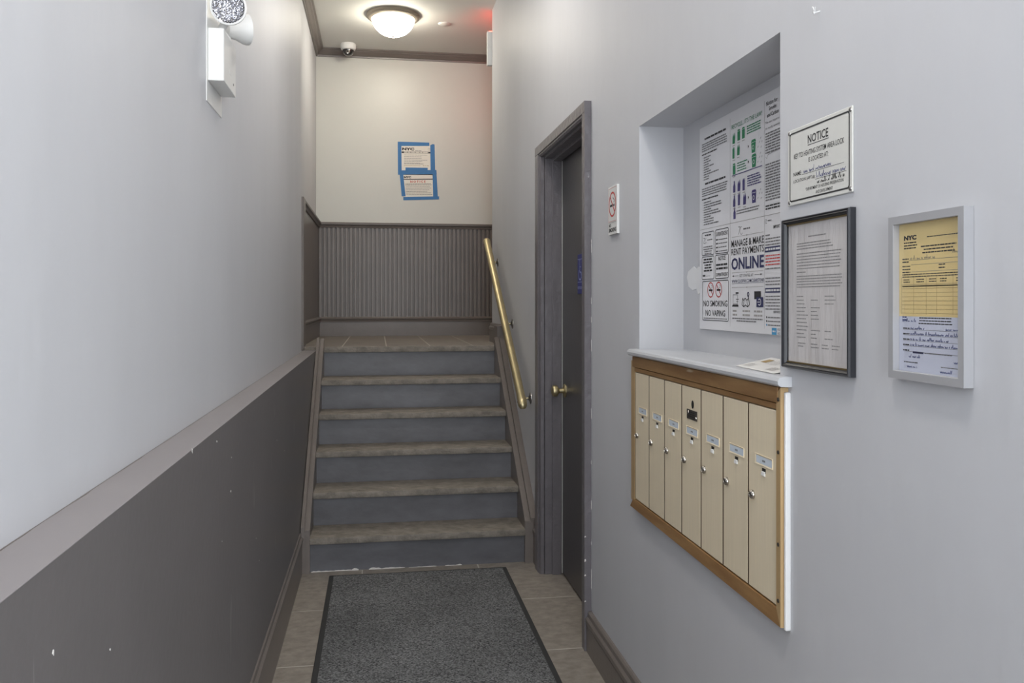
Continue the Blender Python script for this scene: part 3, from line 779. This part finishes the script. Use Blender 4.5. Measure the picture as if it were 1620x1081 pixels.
for b1, m in ((.115, 'ink'), (.1055, 'ink'), (.096, 'sky')): s.disc('bullet', m, .294, b1 - .001, .0028); s.lines('column_text', 'grey_ink', .300, .40, b1, 1, .01, .0028, .1)
s.rect('blue_square', 'sky', .322, .0715, .347, .0885, 1); s.lines('square_text', 'board', .327, .343, .082, 1, .01, .004, 0, 2)
s.text('column_heading', 'ink', 'EQ', .353, .082, .364, .088); s.text('column_heading', 'ink', 'HO', .353, .0725, .364, .0785)
# rent panel
s.stroke('logo', 'grey_ink', [(.126, .353), (.138, .353), (.129, .334), (.126, .334)], .0016); s.ring('logo', 'grey_ink', .146, .342, .009, .011, .0014, 1, 14, 70, 320)
s.lines('logo', 'grey_ink', .158, .200, .347, 1, .01, .004, 0)
s.text('rent_heading', 'ink', 'MANAGE & MAKE', .082, .3005, .279, .3195, .010)
s.text('rent_heading', 'ink', 'RENT PAYMENTS', .082, .2785, .279, .2965, .006)
s.text('rent_heading', 'navy', 'ONLINE', .082, .2385, .279, .2715, .028)
for bb_ in (.3275, .2305, .1905): s.rect('rule_line', 'pale_ink', .085, bb_, .276, bb_ + .001); s.disc('rule_line', 'pale_ink', .18, bb_, .002)
s.rect('left_arrow', 'grey_ink', .094, .2215, .128, .2225); s.rect('right_arrow', 'grey_ink', .226, .2215, .262, .2225)
s.poly('left_arrow', 'ink', [(.097, .2195), (.088, .222), (.097, .2245)]); s.poly('right_arrow', 'ink', [(.260, .2195), (.269, .222), (.260, .2245)])
s.text('start_text', 'grey_ink', 'GET STARTED AT', .134, .2185, .218, .2255)
s.text('web_address', 'navy', 'WWW.CLICKPAY.COM/CLEARSTONE', .085, .2035, .278, .2120, .006); s.rect('web_address', 'navy', .085, .2010, .278, .2018)
# laptop, map and card pictograms
s.poly('laptop_pictogram', 'ink', [(.086, .139), (.128, .139), (.126, .1445), (.090, .1445)]); s.outline('laptop_pictogram', 'grey_ink', .092, .1455, .122, .172, .0016)
s.rect('laptop_camera', 'ink', .110, .174, .128, .178); s.rect('laptop_pictogram', 'grey_ink', .112, .158, .130, .160); s.rect('laptop_pictogram', 'grey_ink', .114, .152, .126, .1535)
s.stroke('map_pictogram', 'ink', [(.150, .144), (.160, .139), (.172, .144), (.184, .139), (.196, .145), (.190, .162), (.180, .156), (.170, .162), (.160, .156), (.154, .162), (.150, .144)], .0024)
s.stroke('map_pictogram', 'ink', [(.160, .139), (.162, .156)], .0018); s.stroke('map_pictogram', 'ink', [(.184, .139), (.181, .156)], .0018)
s.ring('map_pictogram', 'navy', .188, .172, .0065, .0065, .003, 1, 12); s.poly('map_pictogram', 'navy', [(.1835, .168), (.1925, .168), (.188, .159)])
s.rect('card_pictogram', 'ink', .224, .159, .262, .179); s.rect('card_pictogram', 'navy', .238, .139, .276, .164, 2); s.ring('card_pictogram', 'board', .257, .1515, .009, .009, .0022, 3, 12, -140, 140); s.stroke('card_pictogram', 'board', [(.244, .1515), (.260, .1515)], .002, 3)
for a in (.090, .152, .222):
    for bb_ in (.130, .1195): s.lines('pictogram_caption', 'pale_ink', a, a + (.028 if a < .1 else .048), bb_, 1, .01, .0048, .1, align='c')
s.lines('rent_text', 'grey_ink', .088, .274, .109, 1, .01, .0030, .02); s.lines('rent_text', 'grey_ink', .115, .240, .1025, 1, .01, .0030, .1)
# the five boxed notices
for a0, b0, a1, b1 in ((-.130, .2885, -.039, .3575), (-.030, .2885, .063, .3585), (-.130, .2175, -.039, .2860), (-.030, .2175, .063, .2860), (-.127, .0975, .063, .2135)):
    s.round_outline(s.uid('notice_border'), 'ink', a0, b0, a1, b1, .006, .0020)
s.lines('boxed_text', 'ink', -.108, -.062, .350, 1, .01, .004, 0); s.stroke('boxed_logo', 'grey_ink', [(-.118, .340), (-.108, .340), (-.116, .326), (-.104, .324)], .0016); s.ring('boxed_logo', 'grey_ink', -.099, .332, .006, .007, .0012, 1, 12, 70, 320); s.lines('boxed_logo', 'grey_ink', -.088, -.052, .335, 1, .01, .003, 0)
s.lines('boxed_text', 'grey_ink', -.122, -.046, .3155, 4, .0068, .0032, .4, align='c')
s.text('boxed_heading', 'ink', 'SUPERINTENDENT', -.024, .339, .058, .3505, .010)
for i, bb_ in enumerate((.331, .320, .309, .298)): s.lines('boxed_text', 'ink', -.024, -.008, bb_, 1, .01, .004, 0); s.lines('boxed_text', 'grey_ink', -.004, .056, bb_ - .001, 1, .01, .0025, .1)
s.lines('boxed_text', 'ink', -.123, -.046, .279, 5, .0082, .0046, .35, align='c'); s.lines('boxed_text', 'ink', -.124, -.104, .232, 1, .01, .005, 0); s.rect('boxed_text', 'grey_ink', -.100, .2275, -.066, .2283)
s.text('boxed_heading', 'ink', 'NOTICE', -.008, .2695, .042, .2815, .012); s.lines('boxed_text', 'ink', -.025, .058, .260, 2, .0105, .0055, .08, align='c'); s.text('boxed_heading', 'ink', 'SUPERINTENDENT', -.023, .2245, .057, .2345, .010)
for ca in (-.064, -.006):
    u1, u2 = s.uid('prohibition_ring'), s.uid('cigarette')
    s.ring(u1, 'red', ca, .187, .0235, .0225, .0032); s.stroke(u1, 'red', [(ca - .015, .202), (ca + .015, .172)], .003, 2)
    s.rect(u2, 'ink', ca - .013, .1835, ca + .013, .1885); s.stroke(u2, 'ink', [(ca + .008, .191), (ca + .012, .197), (ca + .007, .201)], .0018)
s.text('smoking_text', 'ink', 'NO SMOKING', -.118, .1385, .055, .1560, .006); s.text('smoking_text', 'ink', 'NO VAPING', -.102, .1110, .040, .1285, .006)
s.lines('boxed_text', 'grey_ink', -.116, .054, .1055, 1, .01, .0025, .03)
s.build(o)

# ------------------------------------------------------------------ things on the right wall
# no smoking sign
o = thing('no_smoking_sign', (XR, 2.861, 1.588), 'small white no smoking sign with red ring beside the door', 'sign')
b = new(); box(b, XR - .009, XR, 2.8055, 2.9168, 1.5877, 1.7565, .001, 1); part('plate', b, 'white', o)
s = Sheet((XR - .009, 2.9168, 1.5877), (0, -1, 0), (0, 0, 1), (-1, 0, 0), .0004)
s.outline('border', 'red', .006, .046, .105, .163, .0010)
s.ring('ring', 'red', .0555, .105, .044, .044, .0065, 1, 36); s.stroke('ring', 'red', [(.0265, .134), (.0845, .076)], .006, 2)
s.rect('cigarette', 'ink', .026, .097, .052, .105, 1); s.rect('cigarette', 'grey_ink', .058, .097, .084, .105, 1); s.stroke('cigarette', 'ink', [(.072, .110), (.080, .116), (.072, .122), (.062, .128)], .0035)
s.rect('divider', 'grey_ink', .006, .0415, .105, .0425); s.text('lettering', 'ink', 'NO', .012, .0265, .036, .0385, .03); s.text('lettering', 'ink', 'SMOKING', .010, .0085, .102, .0235, .03); s.build(o)

# metal notice plate
o = thing('notice_sign', (XR, 1.478, 1.545), 'white metal NOTICE plate about the heating key above the black frame', 'sign')
b = new(); box(b, XR - .0035, XR - .0005, 1.3605, 1.595, 1.5435, 1.6945, .0012, 1); pl = part('plate', b, 'plate_white', o)
for y in (1.367, 1.588):
    for z in (1.550, 1.688):
        b = new(); lathe(b, (XR - .0035, y, z), (-1, 0, 0), [(.0042, 0), (.0036, .0015), (0, .0024)], 12); part('screw', b, 'steel', o, True)
s = Sheet((XR - .0035, 1.595, 1.5435), (0, -1, 0), (0, 0, 1), (-1, 0, 0), .0004)
s.round_outline('border', 'ink', .008, .007, .226, .144, .007, .0030)
s.text('lettering', 'ink', 'NOTICE', .080, .112, .155, .1285, .012); s.rect('lettering', 'ink', .080, .1085, .156, .1097)
s.text('lettering', 'ink', 'KEY TO HEATING SYSTEM AREA LOCK', .026, .0905, .208, .1005, .004); s.text('lettering', 'ink', 'IS LOCATED AT:', .083, .0765, .155, .0855, .004)
s.text('lettering', 'ink', 'NAME:', .024, .0565, .056, .0645, .004); s.rect('lettering', 'ink', .058, .0555, .208, .0562); s.text('lettering', 'ink', 'LOCATION (APT.#):', .024, .0415, .108, .0495, .004); s.rect('lettering', 'ink', .108, .0395, .216, .0402)
s.text('lettering', 'ink', '*DEPARTMENT OF HOUSING PRESERVATION', .072, .0225, .206, .0285, .003); s.text('lettering', 'ink', 'AND DEVELOPMENT', .110, .0125, .170, .0185, .003)
s.scrawl('handwriting', 'pen', .064, .165, .0575, .0062, .0011); s.scrawl('handwriting', 'pen', .112, .214, .0420, .0062, .0011); s.scrawl('handwriting', 'ink', .115, .212, .0310, .0055, .0013); s.build(o)

def picture(name, label, y0, y1, z0, z1, depth, wid, mf, prof, cat='picture frame'):
    """mitred frame hanging on the right wall; profile of (inset 0..1, depth 0..1)"""
    o = thing(name, (XR, (y0 + y1) / 2, z0), label, cat)
    for (ya, za, yb, zb) in ((y0, z0, y1, z0), (y1, z0, y1, z1), (y1, z1, y0, z1), (y0, z1, y0, z0)):
        b = new(); rings = []
        cy, cz = (y0 + y1) / 2, (z0 + z1) / 2
        for (py, pz) in ((ya, za), (yb, zb)):
            sy = 1 if py < cy else -1; sz = 1 if pz < cz else -1
            rings.append([b.verts.new((XR - .0005 - depth * d, py + sy * wid * i_, pz + sz * wid * i_)) for i_, d in prof])
        k = len(prof)
        for i_ in range(k): b.faces.new((rings[0][i_], rings[1][i_], rings[1][(i_ + 1) % k], rings[0][(i_ + 1) % k]))
        b.faces.new(rings[0]); b.faces.new(rings[1][::-1])
        part('frame_rail', b, mf, o)
    return o
# black framed letter
y0, y1, z0, z1 = 1.3545, 1.603, 1.2205, 1.5165
o = picture('document_frame', 'slim black frame holding a crumpled typed letter', y0, y1, z0, z1, .014, .011, 'black_frame', [(0, 0), (0, .75), (.18, 1), (.42, .92), (.55, .98), (.80, .80), (1, .45), (1, 0)])
b = new()
for z in (z0 + .011, z1 - .0135): box(b, XR - .0075, XR - .003, y0 + .011, y1 - .011, z, z + .0025)
part('gilt_edge', b, 'gold_edge', o)
b = new(); box(b, XR - .0035, XR - .0005, y0 + .010, y1 - .010, z0 + .010, z1 - .010); part('letter', b, 'paper_crumple', o)
b = new(); box(b, XR - .0056, XR - .0050, y0 + .0105, y1 - .0105, z0 + .0105, z1 - .0105); part('glazing', b, 'clear', o)
s = Sheet((XR - .0036, y1, z0), (0, -1, 0), (0, 0, 1), (-1, 0, 0), .0002)
s.lines('letter_print', 'pale_grey', .09, .155, .258, 1, .01, .0024, 0); s.lines('letter_print', 'pale_grey', .045, .19, .246, 3, .0052, .0020, .2)
s.lines('letter_print', 'pale_grey', .045, .21, .226, 6, .0058, .0018, .06); s.lines('letter_print', 'pale_grey', .045, .08, .190, 1, .01, .002, 0); s.lines('letter_print', 'pale_grey', .045, .21, .182, 5, .0052, .0018, .05)
for i in range(13):
    for a, w_ in ((.045, .045), (.10, .035), (.15, .04)):
        if random.random() < (.9, .7, .3)[(.045, .10, .15).index(a)]: s.lines('letter_print', 'pale_grey', a, a + w_, .150 - i * .0072, 1, .01, .0018, .5)
for a in (.05, .10, .14, .175): s.lines('letter_print', 'pale_grey', a, a + .03, .052, 2, .006, .0018, .4)
s.build(o)
# silver framed certificate
y0, y1, z0, z1 = 1.0615, 1.2370, 1.2318, 1.4855
o = picture('certificate_frame', 'deep silver box frame with yellow certificate above a handwritten white form', y0, y1, z0, z1, .0155, .0125, 'silver', [(0, 0), (0, 1), (.96, 1), (1, .97), (1, .0)])
b = new(); box(b, XR - .005, XR - .0005, y0 + .0118, y1 - .0118, 1.3295, z1 - .0118); part('certificate', b, 'yellow', o)
b = new(); box(b, XR - .005, XR - .0005, y0 + .0118, y1 - .0118, z0 + .0118, 1.3294); part('inspection_form', b, 'lilac', o)
b = new(); box(b, XR - .0062, XR - .0058, y0 + .0120, y1 - .0120, z0 + .0120, z1 - .0120); part('glazing', b, 'clear', o)
s = Sheet((XR - .005, y1 - .0125, z0 + .0125), (0, -1, 0), (0, 0, 1), (-1, 0, 0), .0002)
W_ = y1 - y0 - .025
s.text('certificate_logo', 'ink', 'NYC', .012, .2030, .043, .2105, .06); s.lines('certificate_print', 'ink', .012, .045, .200, 3, .0042, .0018, .2)
s.lines('certificate_print', 'ink', .068, .155, .206, 1, .006, .0014, 0); s.lines('certificate_print', 'ink', .052, .135, .1925, 3, .0048, .0019, .25, align='c')
s.lines('certificate_print', 'ink', .008, .024, .175, 2, .0045, .0018, 0); s.rect('certificate_print', 'grey_ink', .024, .1715, .150, .172); s.scrawl('certificate_writing', 'grey_ink', .028, .090, .1725, .0035, .0006); s.scrawl('certificate_writing', 'grey_ink', .125, .150, .178, .0035, .0006)
s.lines('certificate_print', 'ink', .008, .030, .1635, 3, .0046, .0016, .1); s.lines('certificate_print', 'ink', .095, .110, .1635, 2, .0046, .0016, .1)
for bb_ in (.1645, .1535): s.rect('certificate_print', 'grey_ink', .030, bb_, .155, bb_ + .0005)
s.lines('certificate_print', 'ink', .008, .155, .1505, 2, .0035, .0014, .1)
for a in (.008, .040, .070, .095, .130): s.lines('certificate_print', 'ink', a + .003, a + .022, .1425, 2, .0036, .0014, .3)
for i in range(8): s.rect('table_ruling', 'ochre', .006, .134 - i * .0063, W_ - .003, .1346 - i * .0063); s.lines('table_ruling', 'ochre', .008, .15, .1325, 1, .01, .0016, .1)
for a in (.006, .036, .066, .090, .126): s.rect('table_ruling', 'ochre', a, .0885, a + .0006, .146)
s.lines('form_print', 'pen', .008, .020, .0850, 2, .0045, .0022, .1); s.scrawl('form_writing', 'pen', .008, .042, .0765, .003, .0007)
s.lines('form_print', 'ink', .048, .125, .0840, 3, .0042, .0016, .2, align='c')
for i, (p0, p1) in enumerate(((.012, .062), (.010, .148), (.010, .118), (.010, .150), (.012, .148))):
    bb_ = .0655 - i * .0085; s.rect('form_print', 'grey_ink', .010, bb_ - .001, .156, bb_ - .0005); s.lines('form_print', 'ink', .010, .026, bb_ + .002, 1, .01, .0018, 0)
    if i != 4: s.scrawl('form_writing', 'pen', .028, p1, bb_, .0030, .0008)
s.scrawl('form_writing', 'pen', .110, .140, .0655, .0032, .0008); s.rect('form_print', 'navy', .034, .0285, .060, .0315)
s.lines('form_print', 'grey_ink', .062, .125, .031, 1, .01, .0016, .1); s.lines('form_print', 'ink', .012, .05, .0150, 1, .01, .0014, .1); s.scrawl('form_writing', 'pen', .024, .052, .0215, .003, .0008); s.scrawl('form_writing', 'pen', .128, .145, .0185, .003, .0008)
s.lines('form_print', 'grey_ink', .100, .150, .0125, 1, .01, .0014, .1); s.scrawl('form_writing', 'pen', .020, .045, .006, .003, .0008); s.scrawl('form_writing', 'pen', .098, .125, .003, .003, .0009)
s.build(o)
# nail high on the wall
b = new(); tube(b, [(XR + .003, 1.4768, 1.898), (XR - .012, 1.4768, 1.893)], .0014, 8); tube(b, [(XR - .012, 1.4768, 1.893), (XR - .0142, 1.4768, 1.8923)], .0032, 10)
tube(b, [(XR - .010, 1.4768, 1.894), (XR - .013, 1.478, 1.904), (XR - .011, 1.484, 1.9065)], .0012, 6); tube(b, [(XR - .010, 1.4768, 1.894), (XR - .0125, 1.472, 1.903)], .0012, 6)
tag(solid('wall_nail', b, 'white_paint', (XR, 1.4768, 1.895), True), 'bent white-painted nail high in the right wall', 'nail')
# blue restroom plate on the door
o = thing('restroom_sign', (0.908, 3.73, 1.389), 'narrow blue accessible restroom sign on the dark door', 'sign')
b = new(); box(b, 0.9045, 0.908, 3.672, 3.772, 1.3885, 1.5685, .001, 1); part('plate', b, 'ada', o)
s = Sheet((.9045, 3.772, 1.3885), (0, -1, 0), (0, 0, 1), (-1, 0, 0), .0004)
s.rect('symbol', 'ada_white', .004, .155, .096, .158); s.stroke('symbol', 'ada_white', [(.044, .148), (.044, .098), (.066, .098), (.078, .072)], .007); s.stroke('symbol', 'ada_white', [(.045, .122), (.062, .122)], .006); s.ring('symbol', 'ada_white', .050, .087, .030, .026, .006, 1, 24, 120, 390); s.disc('symbol', 'ada_white', .044, .1525, .006)
s.rect('symbol', 'ada_white', .004, .052, .096, .0545); s.text('lettering', 'ada_white', 'RESTROOM', .008, .022, .092, .034, .02); s.build(o)

# ------------------------------------------------------------------ two taped permits on the far wall
def permit(label, pts, tapes, which):
    ax, az = pts[3]
    o = thing('permit_notice', (sum(p[0] for p in pts) / 4, YF, min(p[1] for p in pts)), label, 'notice', 'taped permits on the far wall')
    b = new(); prism(b, pts, 'y', YF - .0012, YF - .0002); part('sheet', b, 'cream_paper', o)
    for tp in tapes:
        b = new(); prism(b, tp, 'y', YF - .0026 - random.random() * .0004, YF - .0010); part('tape_strip', b, 'tape', o)
    return o
p1 = [(0.200, 2.425), (0.480, 2.430), (0.476, 2.680), (0.192, 2.680)]
o = permit('upper cream permit edged with blue tape on the far wall', p1,
           [[(0.1745, 2.668), (0.438, 2.676), (0.437, 2.704), (0.172, 2.704)], [(0.1745, 2.455), (0.2055, 2.455), (0.202, 2.690), (0.172, 2.692)],
            [(0.449, 2.440), (0.487, 2.440), (0.482, 2.690), (0.466, 2.692), (0.446, 2.682)], [(0.237, 2.455), (0.424, 2.459), (0.424, 2.490), (0.237, 2.488)]], 0)
s = Sheet((0.205, YF - .0012, 2.430), (1, 0, 0.01), (0, 0, 1), (0, -1, 0), .0006)
s.text('logo', 'ink', 'NYC', .004, .202, .106, .226, .06); s.lines('permit_print', 'pale_ink', .112, .165, .204, 1, .01, .005, 0); s.rect('banner', 'ink', .000, .180, .243, .193); s.lines('banner_text', 'cream_paper', .02, .225, .190, 1, .01, .007, .02, 2)
s.outline('stamp', 'pale_ink', .222, .205, .237, .225, .002); s.lines('permit_print', 'pale_ink', .02, .225, .166, 4, .014, .004, .3); s.lines('permit_print', 'pale_ink', .02, .18, .112, 2, .013, .004, .3); s.lines('permit_print', 'grey_ink', .02, .19, .092, 1, .01, .004, .1)
s.scrawl('signature', 'ochre', .18, .235, .072, .007, .002); s.lines('permit_print', 'ochre', .02, .17, .076, 1, .01, .003, .1); s.build(o)
p2 = [(0.228, 2.232), (0.492, 2.246), (0.482, 2.452), (0.208, 2.450)]
o = permit('lower permit headed NOTICE in red, taped blue on the far wall', p2,
           [[(0.1745, 2.425), (0.500, 2.438), (0.498, 2.4735), (0.1745, 2.462)], [(0.205, 2.245), (0.238, 2.245), (0.217, 2.440), (0.188, 2.442)],
            [(0.470, 2.245), (0.510, 2.245), (0.498, 2.455), (0.465, 2.455)], [(0.219, 2.211), (0.5205, 2.2245), (0.5205, 2.250), (0.219, 2.238)]], 1)
s = Sheet((0.216, YF - .0012, 2.223), (1, 0, 0.035), (0, 0, 1), (0, -1, 0), .0006)
s.text('logo', 'ink', 'NYC', .008, .172, .068, .191, .06); s.rect('banner', 'ink', .006, .160, .252, .167); s.text('heading', 'red', 'N O T I C E', .062, .134, .190, .153, .03)
s.lines('permit_print', 'grey_ink', .02, .25, .127, 2, .010, .004, .2); s.lines('permit_print', 'pale_ink', .025, .25, .102, 3, .013, .004, .25); s.lines('permit_print', 'grey_ink', .025, .25, .062, 3, .013, .004, .2); s.build(o)

# ------------------------------------------------------------------ emergency light on the left wall
o = thing('emergency_light', (XU, 2.5, 1.897), 'white twin-head emergency light box mounted on the left wall', 'emergency light')
b = new(); box(b, XU - .001, XU + .002, 2.394, 2.618, 1.8975, 2.24, .0008, 1); part('back_plate', b, 'white', o)
EX = -0.4135
b = new(); box(b, XU + .002, EX, 2.410, 2.606, 1.957, 2.101, .0015, 1); hs = part('housing', b, 'white', o)
b = new(); box(b, EX - .0005, EX + .0006, 2.500, 2.53, 2.0, 2.012); part('test_button', b, 'white', hs)
b = new(); lathe(b, (EX, 2.565, 1.985), (1, 0, 0), [(.004, 0), (.0035, .001), (0, .0015)], 10); part('screw', b, 'steel', hs, True)
def head(c, ax, R):
    c = Vector(c); ax = Vector(ax).normalized()
    b = new(); lathe(b, c, ax, [(0.016, -0.062), (0.026, -0.055), (R * .72, -.030), (R * .96, -.008), (R, 0.0), (R, .008), (R * .90, .010), (R * .88, .004)], 36, True, False)
    h = part('lamp_head', b, 'white', o, True)
    b = new(); lathe(b, c, ax, [(R * .885, 0.002), (R * .55, -.004), (0, -.012)], 36, False); part('reflector', b, 'reflector', h, True)
    d, u, v = frame_of(ax)
    b = new(); R2 = R * .87                                   # prismatic lens: a field of small pyramids
    stp = R2 / 8
    for i in range(-8, 8):
        for j in range(-8, 8):
            ci, cj = (i + .5) * stp, (j + .5) * stp
            if math.hypot(ci, cj) > R2 - stp * .45: continue
            hh = stp * .45 * random.uniform(.5, 1.3); base = []
            for di, dj in ((-.48, -.48), (.48, -.48), (.48, .48), (-.48, .48)): base.append(b.verts.new(c + u * (ci + di * stp) + v * (cj + dj * stp) + d * .003))
            top = b.verts.new(c + u * (ci + random.uniform(-.3, .3) * stp) + v * (cj + random.uniform(-.3, .3) * stp) + d * (.003 + hh))
            for k in range(4): b.faces.new((base[k], base[(k + 1) % 4], top))
    part('lens', b, 'reflector', h)
    k = c - ax * .052
    b = new(); tube(b, [k, k + Vector((-.006, 0, -.02)), (XU + .024, k.y, 2.115), (XU + .024, k.y, 2.098)], [.012, .012, .011, .014], 14); part('swivel_arm', b, 'white', h, True)
head((-0.404, 2.425, 2.163), (0.10, -1.0, -0.12), 0.0485)
head((-0.388, 2.625, 2.166), (0.9, 0.45, 0.12), 0.0445)

# ------------------------------------------------------------------ ceiling fixtures
def dome_light(x, y, label, em):
    o = thing('ceiling_light', (x, y, ZC), label, 'ceiling light', 'dome ceiling lights')
    b = new(); lathe(b, (x, y, ZC), (0, 0, -1), [(0.192, 0), (0.194, .006), (.188, .012), (.186, .015), (.190, .020), (.186, .026), (.170, .033), (.160, .038), (.156, .036), (.156, .02)], 56, True, False); part('rim', b, 'nickel', o, True)
    b = new(); lathe(b, (x, y, ZC), (0, 0, -1), [(.153, .022)] + [(.155 * math.cos(a), .026 + .132 * math.sin(a)) for a in [i * PI / 2 / 12 for i in range(12)]] + [(0, .158)], 48, False); part('glass_dome', b, em, o, True)
    b = new(); lathe(b, (x, y, ZC - .155), (0, 0, -1), [(.013, 0), (.011, .006), (.005, .010), (.007, .016), (.004, .022), (0, .023)], 18); part('finial', b, 'nickel', o, True)
dome_light(0.117, 6.26, 'lit white glass dome ceiling light with brushed nickel rim over the landing', 'lamp')
dome_light(0.18, 0.80, 'unseen glass dome ceiling light near the entrance door, added to brighten the passage', 'fill_day')  # added out of view to raise the brightness of the near passage
dome_light(0.18, 3.55, 'unseen glass dome ceiling light above the floor mat, added to brighten the stairs', 'fill_mid')  # added out of view to lift the floor and stairs
o = thing('sprinkler_cover', (0.503, 6.40, ZC), 'small flat white disc on the landing ceiling near the exit sign', 'ceiling disc')
b = new(); lathe(b, (0.503, 6.40, ZC), (0, 0, -1), [(.046, 0), (.046, .004), (.041, .007), (0, .0075)], 32); part('disc', b, 'ceil', o, True)
b = new(); lathe(b, (0.503, 6.40, ZC), (0, 0, -1), [(.050, 0), (.050, .0015), (.046, .002)], 32); part('escutcheon', b, 'ceil', o, True)
o = thing('security_camera', (-0.232, 7.03, ZC), 'white dome security camera on the ceiling corner above the far wall', 'camera')
c = (-0.232, 7.02, ZC)
b = new(); lathe(b, c, (0, 0, -1), [(.060, 0), (.064, .008), (.064, .030), (.056, .048), (.046, .052)], 36); part('housing', b, 'white', o, True)
b = new(); lathe(b, c, (0, 0, -1), [(.046, .050), (.0455, .058)] + [(.044 * math.cos(a), .058 + .042 * math.sin(a)) for a in [i * PI / 2 / 8 for i in range(1, 8)]] + [(0, .100)], 32, False); part('dome', b, 'black_glass', o, True)
b = new(); lathe(b, (c[0], c[1] - .034, c[2] - .074), (0, -1, -.5), [(.016, 0), (.016, .010), (.012, .012), (0, .008)], 18); part('eye', b, 'chrome', o, True)
o = thing('exit_sign', (0.93, YE, 3.06), 'white exit sign seen edge-on past the wall end, glowing red towards the far wall', 'exit sign')
b = new(); box(b, 0.785, 1.10, YE + .001, YE + .040, 3.06, 3.305, .004, 2); part('housing', b, 'white', o)
b = new(); box(b, 0.80, 1.085, YE + .040, YE + .043, 3.075, 3.29); fc = part('face_panel', b, 'white', o)
s = Sheet((1.075, YE + .043, 3.09), (-1, 0, 0), (0, 0, 1), (0, 1, 0), .0008)
s.text('lettering', 'exit_red', 'EXIT', .02, .02, .245, .165, .03); s.build(o)
b = new(); box(b, 0.80, 1.07, YE + .010, YE + .034, 3.305, 3.309); part('light_slot', b, 'exit_red', o)
